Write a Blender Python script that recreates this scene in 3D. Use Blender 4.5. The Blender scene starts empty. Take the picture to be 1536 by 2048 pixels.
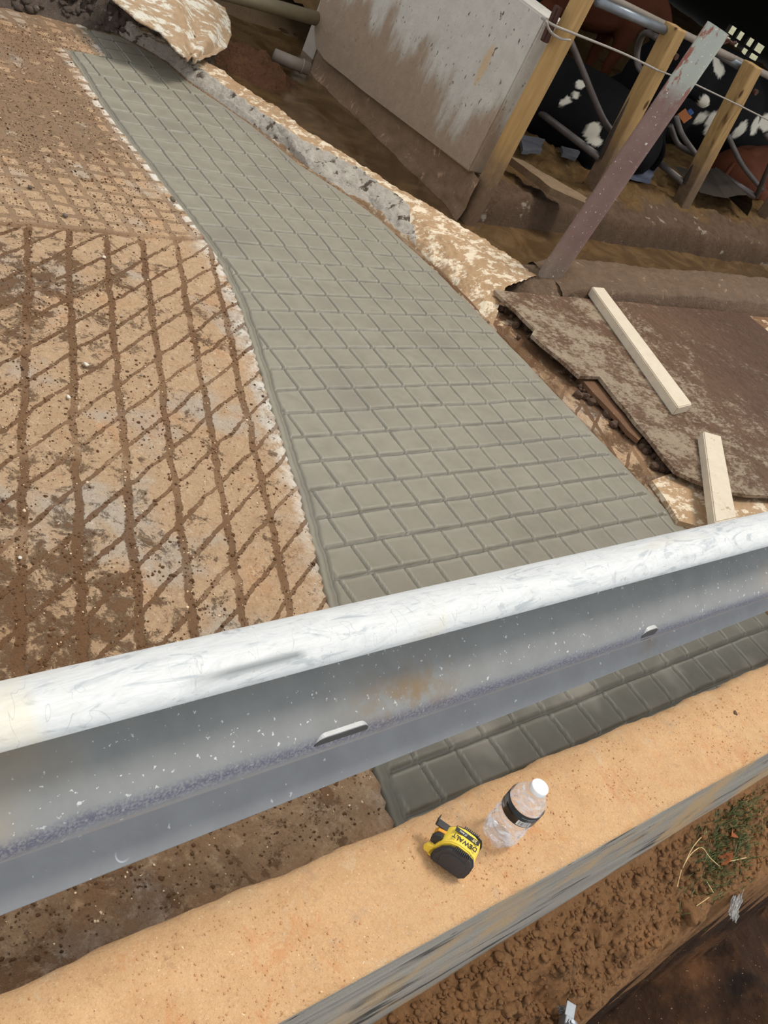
import bpy, bmesh, math, random
import numpy as np
from mathutils import Vector, Matrix
random.seed(7)
sc = bpy.context.scene
C = sc.collection
PI = math.pi

# ---------------------------------------------------------------- camera
H = 1.25; FPX = 1976.0
def _basis():
    p = math.radians(35.2); t = math.radians(29.92)
    fw = np.array([0, math.cos(p), -math.sin(p)]); r0 = np.array([1., 0, 0]); u0 = np.cross(r0, fw)
    c, s = math.cos(t), math.sin(t)
    r = c*r0 + s*u0; u = -s*r0 + c*u0
    d = fw*FPX + r*(2996-768) + u*(1024-700); d[2] = 0; d /= np.linalg.norm(d)
    M = np.array([d, [-d[1], d[0], 0], [0, 0, 1.]])
    return M@fw, M@r, M@u
FW, RT, UP = _basis()
EYE = np.array([0, 0, H])
def ray(x, y):
    d = FW*FPX + RT*(x-768) + UP*(1024-y); return d/np.linalg.norm(d)
def P(x, y, z=0.):
    d = ray(x, y); return EYE + d*(z-H)/d[2]
def PX(x, y, X):
    d = ray(x, y); return EYE + d*X/d[0]
def PY(x, y, Y):
    d = ray(x, y); return EYE + d*Y/d[1]
cd = bpy.data.cameras.new('camera'); cam = bpy.data.objects.new('camera', cd); C.objects.link(cam)
cd.sensor_fit = 'HORIZONTAL'; cd.sensor_width = 36; cd.lens = FPX/1536*36; cd.clip_start = .02
m = Matrix.Identity(4)
for i in range(3):
    m[i][0] = RT[i]; m[i][1] = UP[i]; m[i][2] = -FW[i]; m[i][3] = EYE[i]
cam.matrix_world = m
sc.camera = cam

# ---------------------------------------------------------------- light
w = bpy.data.worlds.new('overcast_sky'); sc.world = w; w.use_nodes = True
bg = w.node_tree.nodes['Background']; bg.inputs[0].default_value = (.93, .97, 1, 1); bg.inputs[1].default_value = .74
sl = bpy.data.lights.new('sun', 'SUN'); sl.energy = 1.9; sl.angle = math.radians(16); sl.color = (1, .95, .87)
so = bpy.data.objects.new('sun', sl); C.objects.link(so)
tosun = Vector((.36, -.07, 1.0)).normalized()
so.rotation_euler = tosun.to_track_quat('Z', 'Y').to_euler(); so.location = (0, 0, 6)
sc.view_settings.view_transform = 'Standard'; sc.view_settings.look = 'None'
sc.view_settings.gamma = 1; sc.view_settings.use_curve_mapping = False; sc.view_settings.exposure = 0.27

# ---------------------------------------------------------------- helpers
def lin(r, g, b):
    f = lambda v: (v/255/12.92) if v/255 <= .04045 else ((v/255+.055)/1.055)**2.4
    return (f(r), f(g), f(b), 1)
class G:
    """small node-graph helper"""
    def __init__(s, name, rough=.8, metal=0, spec=.5):
        s.m = bpy.data.materials.new(name); s.m.use_nodes = True; s.t = s.m.node_tree
        s.b = s.t.nodes['Principled BSDF']; s.b.inputs['Roughness'].default_value = rough
        s.b.inputs['Metallic'].default_value = metal; s.b.inputs['Specular IOR Level'].default_value = spec
        s.co = s.t.nodes.new('ShaderNodeTexCoord').outputs['Object']
    def n(s, typ): return s.t.nodes.new(typ)
    def set(s, sock, v):
        if isinstance(v, bpy.types.NodeSocket): s.t.links.new(v, sock)
        elif isinstance(v, tuple) and sock.type == 'VECTOR': sock.default_value = v[:3]
        else: sock.default_value = v
    def noise(s, scale, detail=4, rough=.6, vec=None, dist=0):
        k = s.n('ShaderNodeTexNoise'); k.inputs['Scale'].default_value = scale; k.inputs['Detail'].default_value = detail
        k.inputs['Roughness'].default_value = rough; k.inputs['Distortion'].default_value = dist
        s.set(k.inputs['Vector'], vec or s.co); return k.outputs[0]
    def vor(s, scale, vec=None, feat='F1'):
        k = s.n('ShaderNodeTexVoronoi'); k.inputs['Scale'].default_value = scale; k.feature = feat
        s.set(k.inputs['Vector'], vec or s.co); return k.outputs[0]
    def m2(s, op, a, b=0., c=None, clamp=False):
        k = s.n('ShaderNodeMath'); k.operation = op; k.use_clamp = clamp
        s.set(k.inputs[0], a); s.set(k.inputs[1], b)
        if c is not None: s.set(k.inputs[2], c)
        return k.outputs[0]
    def ss(s, v, lo, hi, o0=0., o1=1.):
        k = s.n('ShaderNodeMapRange'); k.interpolation_type = 'SMOOTHSTEP'
        for i, x in enumerate((v, lo, hi, o0, o1)): s.set(k.inputs[i], x)
        return k.outputs[0]
    def mix(s, f, a, b):
        k = s.n('ShaderNodeMix'); k.data_type = 'RGBA'
        s.set(k.inputs[0], f); s.set(k.inputs[6], a); s.set(k.inputs[7], b); return k.outputs[2]
    def xyz(s, vec=None):
        k = s.n('ShaderNodeSeparateXYZ'); s.set(k.inputs[0], vec or s.co); return k.outputs
    def scale(s, v3, vec=None, rot=(0, 0, 0)):
        k = s.n('ShaderNodeMapping'); k.inputs['Scale'].default_value = v3; k.inputs['Rotation'].default_value = rot
        s.set(k.inputs[0], vec or s.co); return k.outputs[0]
    def attr(s, name):
        k = s.n('ShaderNodeAttribute'); k.attribute_name = name; return k.outputs['Fac']
    def col(s, c): s.set(s.b.inputs['Base Color'], c); return s
    def rough(s, c): s.set(s.b.inputs['Roughness'], c); return s
    def bump(s, h, dist=.004, strength=.8):
        k = s.n('ShaderNodeBump'); k.inputs['Strength'].default_value = strength; k.inputs['Distance'].default_value = dist
        s.set(k.inputs['Height'], h); s.t.links.new(k.outputs[0], s.b.inputs['Normal']); return s
def plain(name, c, rough=.6, metal=0, var=.12, sc_=40):
    g = G(name, rough, metal)
    n = g.noise(sc_)
    d = tuple(x*(1-var*2) for x in c[:3])+(1,); e = tuple(min(1, x*(1+var)) for x in c[:3])+(1,)
    g.col(g.mix(n, d, e)); g.bump(n, .001, .3); return g.m

def vnoise(x, y, s, seed=0, octv=3, per=.5):
    out = 0; amp = 1; tot = 0
    for o in range(octv):
        rg = np.random.RandomState(seed*17+o); T = rg.rand(257, 257)
        fx = x*s+o*3.7+seed; fy = y*s+o*9.1+seed*2
        ix = np.floor(fx).astype(int); iy = np.floor(fy).astype(int); tx = fx-ix; ty = fy-iy
        tx = tx*tx*(3-2*tx); ty = ty*ty*(3-2*ty)
        a = T[ix % 256, iy % 256]; b = T[(ix+1) % 256, iy % 256]; c = T[ix % 256, (iy+1) % 256]; d = T[(ix+1) % 256, (iy+1) % 256]
        out = out+amp*((a*(1-tx)+b*tx)*(1-ty)+(c*(1-tx)+d*tx)*ty-.5)*2; tot += amp; amp *= per; s *= 2.03
    return out/tot
def tag(o, label=None, cat=None, group=None, kind=None):
    if label: o['label'] = label
    if cat: o['category'] = cat
    if group: o['group'] = group
    if kind: o['kind'] = kind
    return o
def link(name, me, mat=None, parent=None):
    o = bpy.data.objects.new(name, me); C.objects.link(o)
    if mat is not None:
        for q in (mat if isinstance(mat, (list, tuple)) else [mat]): me.materials.append(q)
    if parent is not None: o.parent = parent
    return o
def empty(name, loc=(0, 0, 0), rot=(0, 0, 0)):
    o = bpy.data.objects.new(name, None); C.objects.link(o); o.location = loc; o.rotation_euler = rot; o.empty_display_size = .05; return o
def grid(name, X, Y, Z, mat, parent=None, smooth=True, attrs=None, flip=False):
    r, c = X.shape
    co = np.stack([X, Y, Z], -1).reshape(-1, 3).astype(np.float32)
    i = np.arange(r*c).reshape(r, c)
    q = np.stack([i[:-1, :-1], i[:-1, 1:], i[1:, 1:], i[1:, :-1]], -1).reshape(-1, 4)
    if flip: q = q[:, ::-1]
    me = bpy.data.meshes.new(name)
    me.vertices.add(len(co)); me.vertices.foreach_set('co', co.ravel())
    me.loops.add(q.size); me.loops.foreach_set('vertex_index', q.ravel().astype(np.int32))
    me.polygons.add(len(q)); me.polygons.foreach_set('loop_start', np.arange(0, q.size, 4).astype(np.int32))
    me.polygons.foreach_set('use_smooth', np.full(len(q), smooth)); me.update(); me.validate()
    for k, v in (attrs or {}).items():
        a = me.attributes.new(k, 'FLOAT', 'POINT'); a.data.foreach_set('value', v.ravel().astype(np.float32))
    return link(name, me, mat, parent)
def from_bm(name, bm, mat, parent=None, smooth=False):
    bmesh.ops.recalc_face_normals(bm, faces=bm.faces)
    me = bpy.data.meshes.new(name); bm.to_mesh(me); bm.free()
    if smooth: me.polygons.foreach_set('use_smooth', [True]*len(me.polygons))
    return link(name, me, mat, parent)
def box(bm, c, s, rot=None, bev=0):
    v = bmesh.ops.create_cube(bm, size=1)['verts']
    M = Matrix.Translation(Vector(c)) @ (rot.to_4x4() if rot else Matrix.Identity(4)) @ Matrix.Diagonal((s[0], s[1], s[2], 1))
    bmesh.ops.transform(bm, matrix=M, verts=v)
    if bev:
        ed = list({e for q in v for e in q.link_edges}); bmesh.ops.bevel(bm, geom=ed, offset=bev, segments=2, affect='EDGES', profile=.5)
def tube(bm, pts, rad, seg=14, cap=True):
    pts = [Vector(p) for p in pts]; rs = rad if isinstance(rad, (list, tuple)) else [rad]*len(pts)
    rings = []; pn = None
    for i, p in enumerate(pts):
        t = (pts[min(i+1, len(pts)-1)]-pts[max(i-1, 0)]).normalized()
        if pn is None: pn = t.orthogonal().normalized()
        pn = (pn-t*pn.dot(t)).normalized(); b = t.cross(pn)
        rings.append([bm.verts.new(p+(pn*math.cos(a)+b*math.sin(a))*rs[i]) for a in [2*PI*k/seg for k in range(seg)]])
    for a, b in zip(rings, rings[1:]):
        for k in range(seg): bm.faces.new((a[k], a[(k+1) % seg], b[(k+1) % seg], b[k]))
    if cap: bm.faces.new(rings[0][::-1]); bm.faces.new(rings[-1])
def curve_pts(ctrl, n=24):
    c = [Vector(p) for p in ctrl]; c = [c[0]*2-c[1]]+c+[c[-1]*2-c[-2]]; out = []
    segs = len(c)-3
    for s in range(segs):
        for k in range(max(2, n//segs)):
            t = k/max(2, n//segs); a, b, d, e = c[s:s+4]
            out.append(.5*((2*b)+(d-a)*t+(2*a-5*b+4*d-e)*t*t+(3*b-a-3*d+e)*t**3))
    out.append(c[-2]); return out
def lathe(bm, prof, seg=48, fn=None):
    rings = []
    for r, z in prof:
        rings.append([bm.verts.new(((r+(fn(2*PI*k/seg, z) if fn else 0))*math.cos(2*PI*k/seg), (r+(fn(2*PI*k/seg, z) if fn else 0))*math.sin(2*PI*k/seg), z)) for k in range(seg)])
    for a, b in zip(rings, rings[1:]):
        for k in range(seg): bm.faces.new((a[k], a[(k+1) % seg], b[(k+1) % seg], b[k]))
    return rings
def slab(bm, pts, z0, z1):
    """closed prism over a plan polygon"""
    a = [bm.verts.new((p[0], p[1], z0 if len(p) < 3 else p[2]+z0)) for p in pts]
    b = [bm.verts.new((p[0], p[1], z1 if len(p) < 3 else p[2]+z1)) for p in pts]
    bm.faces.new(a[::-1]); bm.faces.new(b)
    for i in range(len(pts)):
        j = (i+1) % len(pts); bm.faces.new((a[i], a[j], b[j], b[i]))
def ragged(pts, amp, step, seed=1):
    """densify a closed outline and jitter it"""
    rg = random.Random(seed); out = []
    for i in range(len(pts)):
        a = np.array(pts[i][:2]); b = np.array(pts[(i+1) % len(pts)][:2]); n = max(1, int(np.linalg.norm(b-a)/step))
        for k in range(n):
            q = a+(b-a)*k/n; out.append((q[0]+rg.uniform(-amp, amp), q[1]+rg.uniform(-amp, amp)))
    return out

# ---------------------------------------------------------------- materials
def m_old_concrete():
    g = G('weathered_grooved_concrete', .85, 0, .3)
    x, y, z = g.xyz()
    wob = g.m2('MULTIPLY', g.m2('SUBTRACT', g.noise(9, 3), .5), .03)
    fine = g.m2('MULTIPLY', g.m2('SUBTRACT', g.noise(110, 5, .7), .5), .009)
    wob = g.m2('ADD', wob, fine)
    def lines(c, c0, s, w0, w1, nz):
        f = g.m2('DIVIDE', g.m2('SUBTRACT', g.m2('ADD', c, wob), c0), s)
        f = g.m2('ABSOLUTE', g.m2('SUBTRACT', g.m2('FRACT', g.m2('ADD', f, .5)), .5))
        f = g.m2('MULTIPLY', f, s)
        wd = g.m2('MULTIPLY', g.m2('MULTIPLY_ADD', nz, w1-w0, w0), g.ss(g.noise(34, 5, .7), .25, .75, .72, 1.35))
        return g.m2('SUBTRACT', 1., g.ss(g.m2('ADD', f, g.m2('MULTIPLY', g.m2('SUBTRACT', g.noise(260, 4, .8), .5), .004)), g.m2('MULTIPLY', wd, .70), wd), clamp=True)
    nz = g.attr('mud')
    cv = g.m2('MULTIPLY_ADD', y, -.373, x)
    cdg = g.m2('MULTIPLY_ADD', x, -.674, y)
    near = g.m2('MAXIMUM', lines(cv, .232, .1015, .007, .0135, nz), lines(cdg, .456, .0752, .0040, .0078, nz))
    far = g.m2('MAXIMUM', lines(x, 1.492, .062, .009, .015, nz), lines(g.m2('MULTIPLY_ADD', x, .12, y), .05, .054, .007, .014, nz))
    yy = g.m2('ADD', y, g.m2('MULTIPLY', wob, 1.2))
    isfar = g.ss(yy, 2.10, 2.13)
    lin_ = g.m2('ADD', g.m2('MULTIPLY', near, g.m2('SUBTRACT', 1., isfar)), g.m2('MULTIPLY', far, isfar))
    seam = g.m2('SUBTRACT', 1., g.ss(g.m2('ABSOLUTE', g.m2('SUBTRACT', yy, 2.115)), .006, .018), clamp=True)
    lin_ = g.m2('MAXIMUM', lin_, seam)
    lin_ = g.m2('MULTIPLY', lin_, g.attr('cut'))
    lin_ = g.m2('MULTIPLY', lin_, g.ss(g.noise(5, 2), .33, .48, .55, 1.))
    # loose soil smeared over the slab
    a = g.m2('ADD', g.m2('MULTIPLY', g.noise(13, 9, .8, g.scale((1, 1, 1)), .4), .72), g.m2('MULTIPLY', g.noise(46, 7, .8), .28))
    thr = g.m2('MULTIPLY_ADD', nz, -.20, .64)
    smear = g.ss(a, g.m2('SUBTRACT', thr, .035), g.m2('ADD', thr, .05))
    dust = g.ss(g.noise(3.2, 6, .65, None, .4), .42, .68)
    base = g.mix(g.noise(26, 9, .78), lin(158, 124, 94), lin(226, 192, 152))
    base = g.mix(g.ss(g.noise(4, 4), .52, .66), base, lin(192, 176, 158))
    base = g.mix(g.m2('MULTIPLY', g.ss(g.noise(7, 5, .6), .54, .7), .5), base, lin(206, 152, 108))
    grain = g.noise(260, 6, .9)
    base = g.mix(g.ss(grain, .46, .30, 0., .7), base, lin(140, 106, 76)); base = g.mix(g.ss(grain, .54, .68, 0., .6), base, lin(246, 226, 200))
    base = g.mix(g.ss(g.noise(75, 7, .85), .52, .66, 0., .6), base, lin(142, 104, 70))
    base = g.mix(g.ss(g.noise(38, 8, .85), .54, .64, 0., .55), base, lin(158, 118, 84)); base = g.mix(g.ss(g.noise(44, 8, .85, g.scale((1.3, .8, 1))), .54, .66, 0., .6), base, lin(240, 220, 194))
    white = g.m2('MULTIPLY', g.attr('edge'), g.ss(g.noise(26, 6, .7), .40, .58))
    base = g.mix(white, base, lin(244, 238, 226))
    pits = g.ss(g.noise(150, 4, .7), .60, .70)
    base = g.mix(g.m2('MULTIPLY', pits, .6), base, lin(118, 88, 62))
    base = g.mix(g.m2('MULTIPLY', dust, g.m2('MULTIPLY', nz, .5)), base, lin(166, 122, 82))
    soil = g.mix(g.noise(220, 6, .85), lin(84, 54, 32), lin(170, 122, 80))
    soil = g.mix(g.ss(nz, .45, .1), soil, g.mix(g.noise(240, 5, .8), lin(128, 92, 60), lin(186, 140, 98)))
    soil = g.mix(isfar, soil, g.mix(g.noise(90, 9, .88), lin(118, 86, 60), lin(222, 184, 146)))
    soil = g.mix(g.ss(g.noise(420, 2), .70, .76), soil, lin(222, 186, 150))
    msk = g.m2('MAXIMUM', g.m2('MULTIPLY', lin_, g.m2('MULTIPLY_ADD', nz, .25, .72), None, True), g.m2('MULTIPLY', smear, .85))
    mk = g.attr('soil')
    msk = g.m2('MAXIMUM', msk, g.m2('MULTIPLY', mk, g.ss(g.noise(40, 8, .8), .38, .60, .35, .97)))
    g.col(g.mix(msk, base, soil))
    g.bump(g.m2('ADD', g.m2('MULTIPLY', g.noise(120, 8, .75), 1.0), g.m2('ADD', g.m2('MULTIPLY', msk, g.m2('MULTIPLY', g.noise(380, 3, .8), 1.6)), g.m2('MULTIPLY', lin_, -1.3))), .006, 1.)
    return g.m
def m_fresh():
    g = G('fresh_wet_concrete', .5, 0, .5)
    n = g.noise(18, 6, .6); f = g.noise(300, 3, .7)
    c = g.mix(n, lin(126, 120, 105), lin(146, 139, 123))
    amt = g.m2('MULTIPLY', g.ss(g.m2('ADD', g.xyz()[1], g.m2('MULTIPLY', g.noise(3, 4), .5)), 1.5, .75), 1.)  # near end darker: wetter concrete, with some of the rail's shade in the colour
    c = g.mix(amt, c, lin(110, 103, 88)); c = g.mix(g.ss(g.m2('ADD', g.xyz()[1], g.m2('MULTIPLY', g.noise(3, 4), .3)), .9, .7, 0., .7), c, lin(86, 82, 70)); c = g.mix(g.ss(g.noise(500, 3, .8), .35, .25, 0., .3), c, lin(92, 88, 78))  # second mix paints the guard rail's shade darker into the near end
    c = g.mix(g.ss(g.noise(4.5, 3), .5, .68), c, lin(128, 121, 108))
    c = g.mix(g.m2('MULTIPLY', g.attr('cream'), .6), c, lin(164, 159, 144))
    c = g.mix(g.m2('MULTIPLY', g.attr('gro'), .9), c, lin(72, 69, 59))
    c = g.mix(g.ss(g.vor(34), .028, .012), c, lin(52, 48, 42))
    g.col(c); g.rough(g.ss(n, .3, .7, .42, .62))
    g.bump(g.m2('ADD', g.m2('MULTIPLY', f, .5), g.noise(50, 6, .7, g.scale((3, 1, 1)))), .0009, .7); return g.m
def m_curb():
    g = G('tan_curb_concrete', .85, 0, .3)
    c = g.mix(g.noise(14, 9, .78), lin(184, 136, 90), lin(236, 194, 146))
    gr2 = g.noise(230, 6, .9); c = g.mix(g.ss(gr2, .46, .30, 0., .7), c, lin(158, 112, 72)); c = g.mix(g.ss(gr2, .54, .68, 0., .6), c, lin(246, 216, 176))
    c = g.mix(g.ss(g.noise(3.5, 5, .6), .5, .72, 0., .7), c, lin(202, 168, 128))
    c = g.mix(g.ss(g.noise(34, 8, .85), .54, .66, 0., .75), c, lin(170, 128, 92)); c = g.mix(g.ss(g.noise(12, 8, .8, None, .8), .54, .64, 0., .55), c, lin(206, 142, 92)); c = g.mix(g.ss(g.noise(17, 8, .8), .56, .66, 0., .55), c, lin(232, 206, 170)); c = g.mix(g.ss(g.noise(8, 7, .8), .56, .66, 0., .5), c, lin(176, 154, 128))
    c = g.mix(g.ss(g.noise(6, 4, .6, None, 1), .60, .72), c, lin(205, 150, 105))
    c = g.mix(g.ss(g.noise(260, 3, .7), .66, .72), c, lin(140, 100, 66))
    c = g.mix(g.ss(g.noise(210, 2, .6), .71, .76), c, lin(250, 226, 190))
    # board-formed grey outer face: streaks along the length
    st = g.noise(7, 7, .7, g.scale((.35, 1, 8)))
    fc = g.mix(st, lin(92, 88, 84), lin(206, 198, 184))
    fc = g.mix(g.ss(g.noise(5, 5, .6, g.scale((.5, 1, 4))), .54, .64), fc, lin(74, 70, 66))
    fc = g.mix(g.ss(g.noise(30, 3, .6, g.scale((.4, 1, 2))), .70, .74), fc, lin(62, 44, 32))
    fc = g.mix(g.ss(g.noise(3, 4), .5, .66), fc, lin(190, 160, 122))
    y = g.xyz()[1]; z = g.xyz()[2]
    face = g.ss(g.attr('face'), .4, .6)
    g.col(g.mix(face, c, fc))
    g.bump(g.m2('ADD', g.noise(45, 8, .7), g.m2('MULTIPLY', g.noise(240, 3), .6)), .006, .9); return g.m
def m_dirt(name, a, b, amt=.9, sc_=1.):
    g = G(name, amt, 0, .25)
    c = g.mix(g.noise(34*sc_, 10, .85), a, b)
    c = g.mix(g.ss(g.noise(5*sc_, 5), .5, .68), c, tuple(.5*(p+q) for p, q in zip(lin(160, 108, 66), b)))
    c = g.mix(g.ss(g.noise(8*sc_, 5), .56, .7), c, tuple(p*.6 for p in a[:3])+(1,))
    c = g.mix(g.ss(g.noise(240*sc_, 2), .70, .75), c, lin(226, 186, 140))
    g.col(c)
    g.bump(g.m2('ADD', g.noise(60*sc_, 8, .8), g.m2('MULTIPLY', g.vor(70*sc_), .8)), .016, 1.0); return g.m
def m_mud(name, a, b, c3, rough=.6, thr=.56, bs=.006):
    g = G(name, rough, 0, .4)
    c = g.mix(g.noise(30, 8, .75), a, b)
    c = g.mix(g.ss(g.noise(16, 7, .72, g.scale((1, 1.6, 1))), thr, thr+.08), c, c3)
    c = g.mix(g.ss(g.noise(240, 2), .73, .78), c, lin(226, 214, 196))
    g.col(c); g.bump(g.m2('ADD', g.noise(50, 8, .75), g.m2('MULTIPLY', g.noise(220, 4), .4)), bs, .9); return g.m
def m_ply():
    g = G('muddy_plywood', .6, 0, .4)
    x, y, z = g.xyz()
    st = g.noise(1, 9, .82, g.scale((60, 22, 30), None, (0, 0, .5)))
    mud_ = g.mix(st, lin(64, 42, 30), lin(164, 124, 92))
    board = g.mix(g.noise(90, 6, .8), lin(162, 134, 104), lin(236, 216, 188))
    th = g.m2('ADD', g.m2('MULTIPLY', g.noise(9, 8, .78), .55), g.m2('MULTIPLY', g.noise(1, 8, .85, g.scale((40, 90, 40), None, (0, 0, .5))), .45))
    lim = g.m2('MULTIPLY_ADD', x, .075, .285)
    c = g.mix(g.ss(g.m2('SUBTRACT', th, lim), -.02, .06, 0., .85), mud_, board)
    c = g.mix(g.ss(g.m2('ADD', x, g.noise(2, 4)), 3.6, 4.2, 0., .5), c, lin(84, 54, 42))
    g.col(c); g.rough(g.ss(st, .3, .7, .3, .75)); g.bump(g.m2('ADD', st, g.noise(60, 8, .8)), .010, 1.); return g.m
def m_wood(name, a, b, knots=True, axis=2, stain=None):
    g = G(name, .75, 0, .3)
    s = [26, 26, 26]; s[axis] = 1.6
    gr = g.noise(1.6, 7, .65, g.scale(tuple(s)), 1.2)
    c = g.mix(gr, a, b)
    s2 = [9, 9, 9]; s2[axis] = 1.2
    c = g.mix(g.ss(g.noise(1.5, 4, .5, g.scale(tuple(s2))), .56, .66), c, tuple(q*.45 for q in a[:3])+(1,))
    if knots: c = g.mix(g.ss(g.vor(11, g.scale((1, 1, .45))), .16, .08), c, lin(84, 56, 32))
    if stain is not None:
        z = g.xyz()[2]
        k = g.ss(g.m2('ADD', z, g.m2('MULTIPLY', g.m2('SUBTRACT', g.noise(12, 4), .5), .25)), stain[0], stain[1], 1., 0.)
        c = g.mix(k, c, g.mix(g.noise(40, 5), lin(88, 68, 52), lin(140, 116, 92)))
    g.col(c); g.bump(gr, .003, .5); return g.m

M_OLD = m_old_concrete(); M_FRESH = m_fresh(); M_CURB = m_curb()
M_DIRT = m_dirt('red_clay_dirt', lin(100, 64, 38), lin(206, 154, 104))
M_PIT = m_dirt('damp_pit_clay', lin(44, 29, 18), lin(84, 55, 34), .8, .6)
M_STEEL = plain('galvanised_tube', lin(140, 146, 152), .42, .6, .2, 25)
M_STEELD = plain('grimy_galvanised_tube', lin(112, 104, 100), .5, .4, .25, 25)
M_BLACK = plain('black_rubber', lin(52, 50, 50), .55, 0, .15, 200)
M_MAT = plain('grey_stall_mat', lin(92, 92, 98), .7, 0, .2, 20)

# ---------------------------------------------------------------- ground: old slab
LY = [.3, .396, .5, .833, 1.112, 1.297, 1.525, 1.788, 1.994, 2.14, 2.372, 2.653, 2.869, 3.252, 3.262, 3.6]
LX = [.96, .985, 1.015, 1.134, 1.239, 1.297, 1.372, 1.459, 1.507, 1.52, 1.519, 1.518, 1.525, 1.56, 1.712, 1.716]
RY = [.3, 1.7, 1.856, 2.05, 2.342, 2.476, 2.666, 2.929, 3.198, 3.332, 3.452, 3.6]
RX = [2.383, 2.383, 2.380, 2.371, 2.334, 2.289, 2.188, 2.125, 1.999, 1.983, 1.889, 1.75]
def left_x(y): return np.interp(y, LY, LX)
def right_x(y): return np.interp(y, RY, RX)
xs = np.arange(-.35, 2.75, .009); ys = np.arange(.386, 4.3, .009)
X, Y = np.meshgrid(xs, ys)
Z = vnoise(X, Y, 3, 2)*.004+vnoise(X, Y, 25, 3, 4, .6)*.0028
lx = left_x(Y); rx = right_x(Y)
inside = (X > lx+.004) & (X < rx-.004) & (Y < 3.475)
dl = np.clip(1-(lx-X)/.07, 0, 1)*(X < lx+.02)
Z += dl*(.004+.006*np.maximum(0, vnoise(X, Y, 22, 8, 3)))
Z = np.where(inside, -.035, Z)
Z = np.where((X > rx+.02) & (Y > 1.75), -.32, Z)
mud = np.clip(.92-.95*(X-.25-.34*Y*.5)/1.0+vnoise(X, Y, 2.2, 4, 4, .6)*.6-.08, 0, .80)
mud = np.where(Y > 2.1, np.clip(.45+vnoise(X, Y, 2.2, 5, 3)*1.0-.5*dl, 0, .8), mud)
soil = np.clip((.78-Y)/.12, 0, 1)*np.clip(1.05-.55*X+.45*vnoise(X, Y, 5, 6), 0, .85)
soil = np.maximum(soil, np.clip((Y-3.3)/.3, 0, 1)*.5*(X < 1.75))
soil = np.maximum(soil, np.clip((vnoise(X, Y, 2.7, 11, 3)-.25)/.2, 0, 1)*.45*(Y > 2.1))
soil = np.maximum(soil, .9*np.exp(-((X-1.38)**2+(Y-3.2)**2)/.01))
rs = X > rx
mud = np.where(rs, np.clip(.85+vnoise(X, Y, 5, 13, 3)*.7, 0, 1), mud); soil = np.where(rs, np.clip(.15+vnoise(X, Y, 9, 14, 4, .6)*2.2, 0, 1), soil)
cut = np.clip((Y-.62)/.1, 0, 1)
edge = (X < lx+.02)*np.clip(1-(lx-X)/.05, 0, 1)**1.3*np.clip((Y-.7)/.6, .25, 1)
old = grid('old_grooved_slab', X, Y, Z, M_OLD, attrs=dict(mud=mud, soil=soil, cut=cut, edge=edge))
tag(old, kind='structure')

def scatter(name, pts, rad, mat, seed):
    rg = np.random.RandomState(seed); bm = bmesh.new(); bmesh.ops.create_icosphere(bm, subdivisions=1, radius=1)
    bv = np.array([v.co[:] for v in bm.verts]); bf = np.array([[v.index for v in f.verts] for f in bm.faces]); bm.free()
    n = len(pts); k = len(bv)
    co = bv[None]*(1+(rg.rand(n, k, 1)-.5)*.7)*rad[:, None, None]*np.array([1, 1, .7])*(.7+.6*rg.rand(n, 1, 3))+pts[:, None, :]
    f = (bf[None]+(np.arange(n)*k)[:, None, None]).reshape(-1)
    me = bpy.data.meshes.new(name); me.vertices.add(n*k); me.vertices.foreach_set('co', co.astype(np.float32).ravel())
    me.loops.add(len(f)); me.loops.foreach_set('vertex_index', f.astype(np.int32)); me.polygons.add(len(f)//3); me.polygons.foreach_set('loop_start', np.arange(0, len(f), 3).astype(np.int32)); me.update(); me.validate()
    return link(name, me, mat)
rg = np.random.RandomState(3); N = 60000
gx_ = rg.uniform(.2, 1.7, N); gy_ = rg.uniform(.42, 3.4, N)
dv = np.abs(((gx_-.373*gy_-.232)/.1015+.5) % 1-.5)*.1015; dd_ = np.abs(((gy_-.674*gx_-.456)/.0752+.5) % 1-.5)*.0752
vis = (gx_ < left_x(gy_)-.01)
gro_ = ((dv < .011) | (dd_ < .006)) & (gy_ < 2.1) & (gy_ > .68)
und = (gy_ < .72) & (gx_ < .95)
patch = vnoise(gx_, gy_, 6, 12, 4, .6) > .15
pk_ = vis & ((gro_ & (rg.rand(N) < .75)) | (und & (rg.rand(N) < .5)) | (patch & (rg.rand(N) < .4)) | ((gy_ > 2.1) & (rg.rand(N) < .35)) | (rg.rand(N) < .04))
ip = np.array([np.clip(np.round((gx_-xs[0])/.009), 0, len(xs)-1), np.clip(np.round((gy_-ys[0])/.009), 0, len(ys)-1)]).astype(int)
gz_ = Z[ip[1], ip[0]]
pts_ = np.stack([gx_, gy_, gz_+.0005], -1)[pk_]; rr_ = rg.choice([.0010, .0014, .0018, .0026, .0036], len(pts_), p=[.3, .3, .25, .11, .04])
pale = rg.rand(len(pts_)) < .16
tag(scatter('soil_grit', pts_[~pale], rr_[~pale], m_dirt('grit_soil', lin(92, 62, 38), lin(160, 118, 80)), 4), 'brown soil grit lying in the grooves of the old slab', 'soil', kind='stuff')
tag(scatter('pale_grit', pts_[pale], rr_[pale]*.8, plain('pale_grit', lin(226, 198, 164), .8), 5), 'pale sandy grit sprinkled over the old slab', 'grit', kind='stuff')

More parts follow.
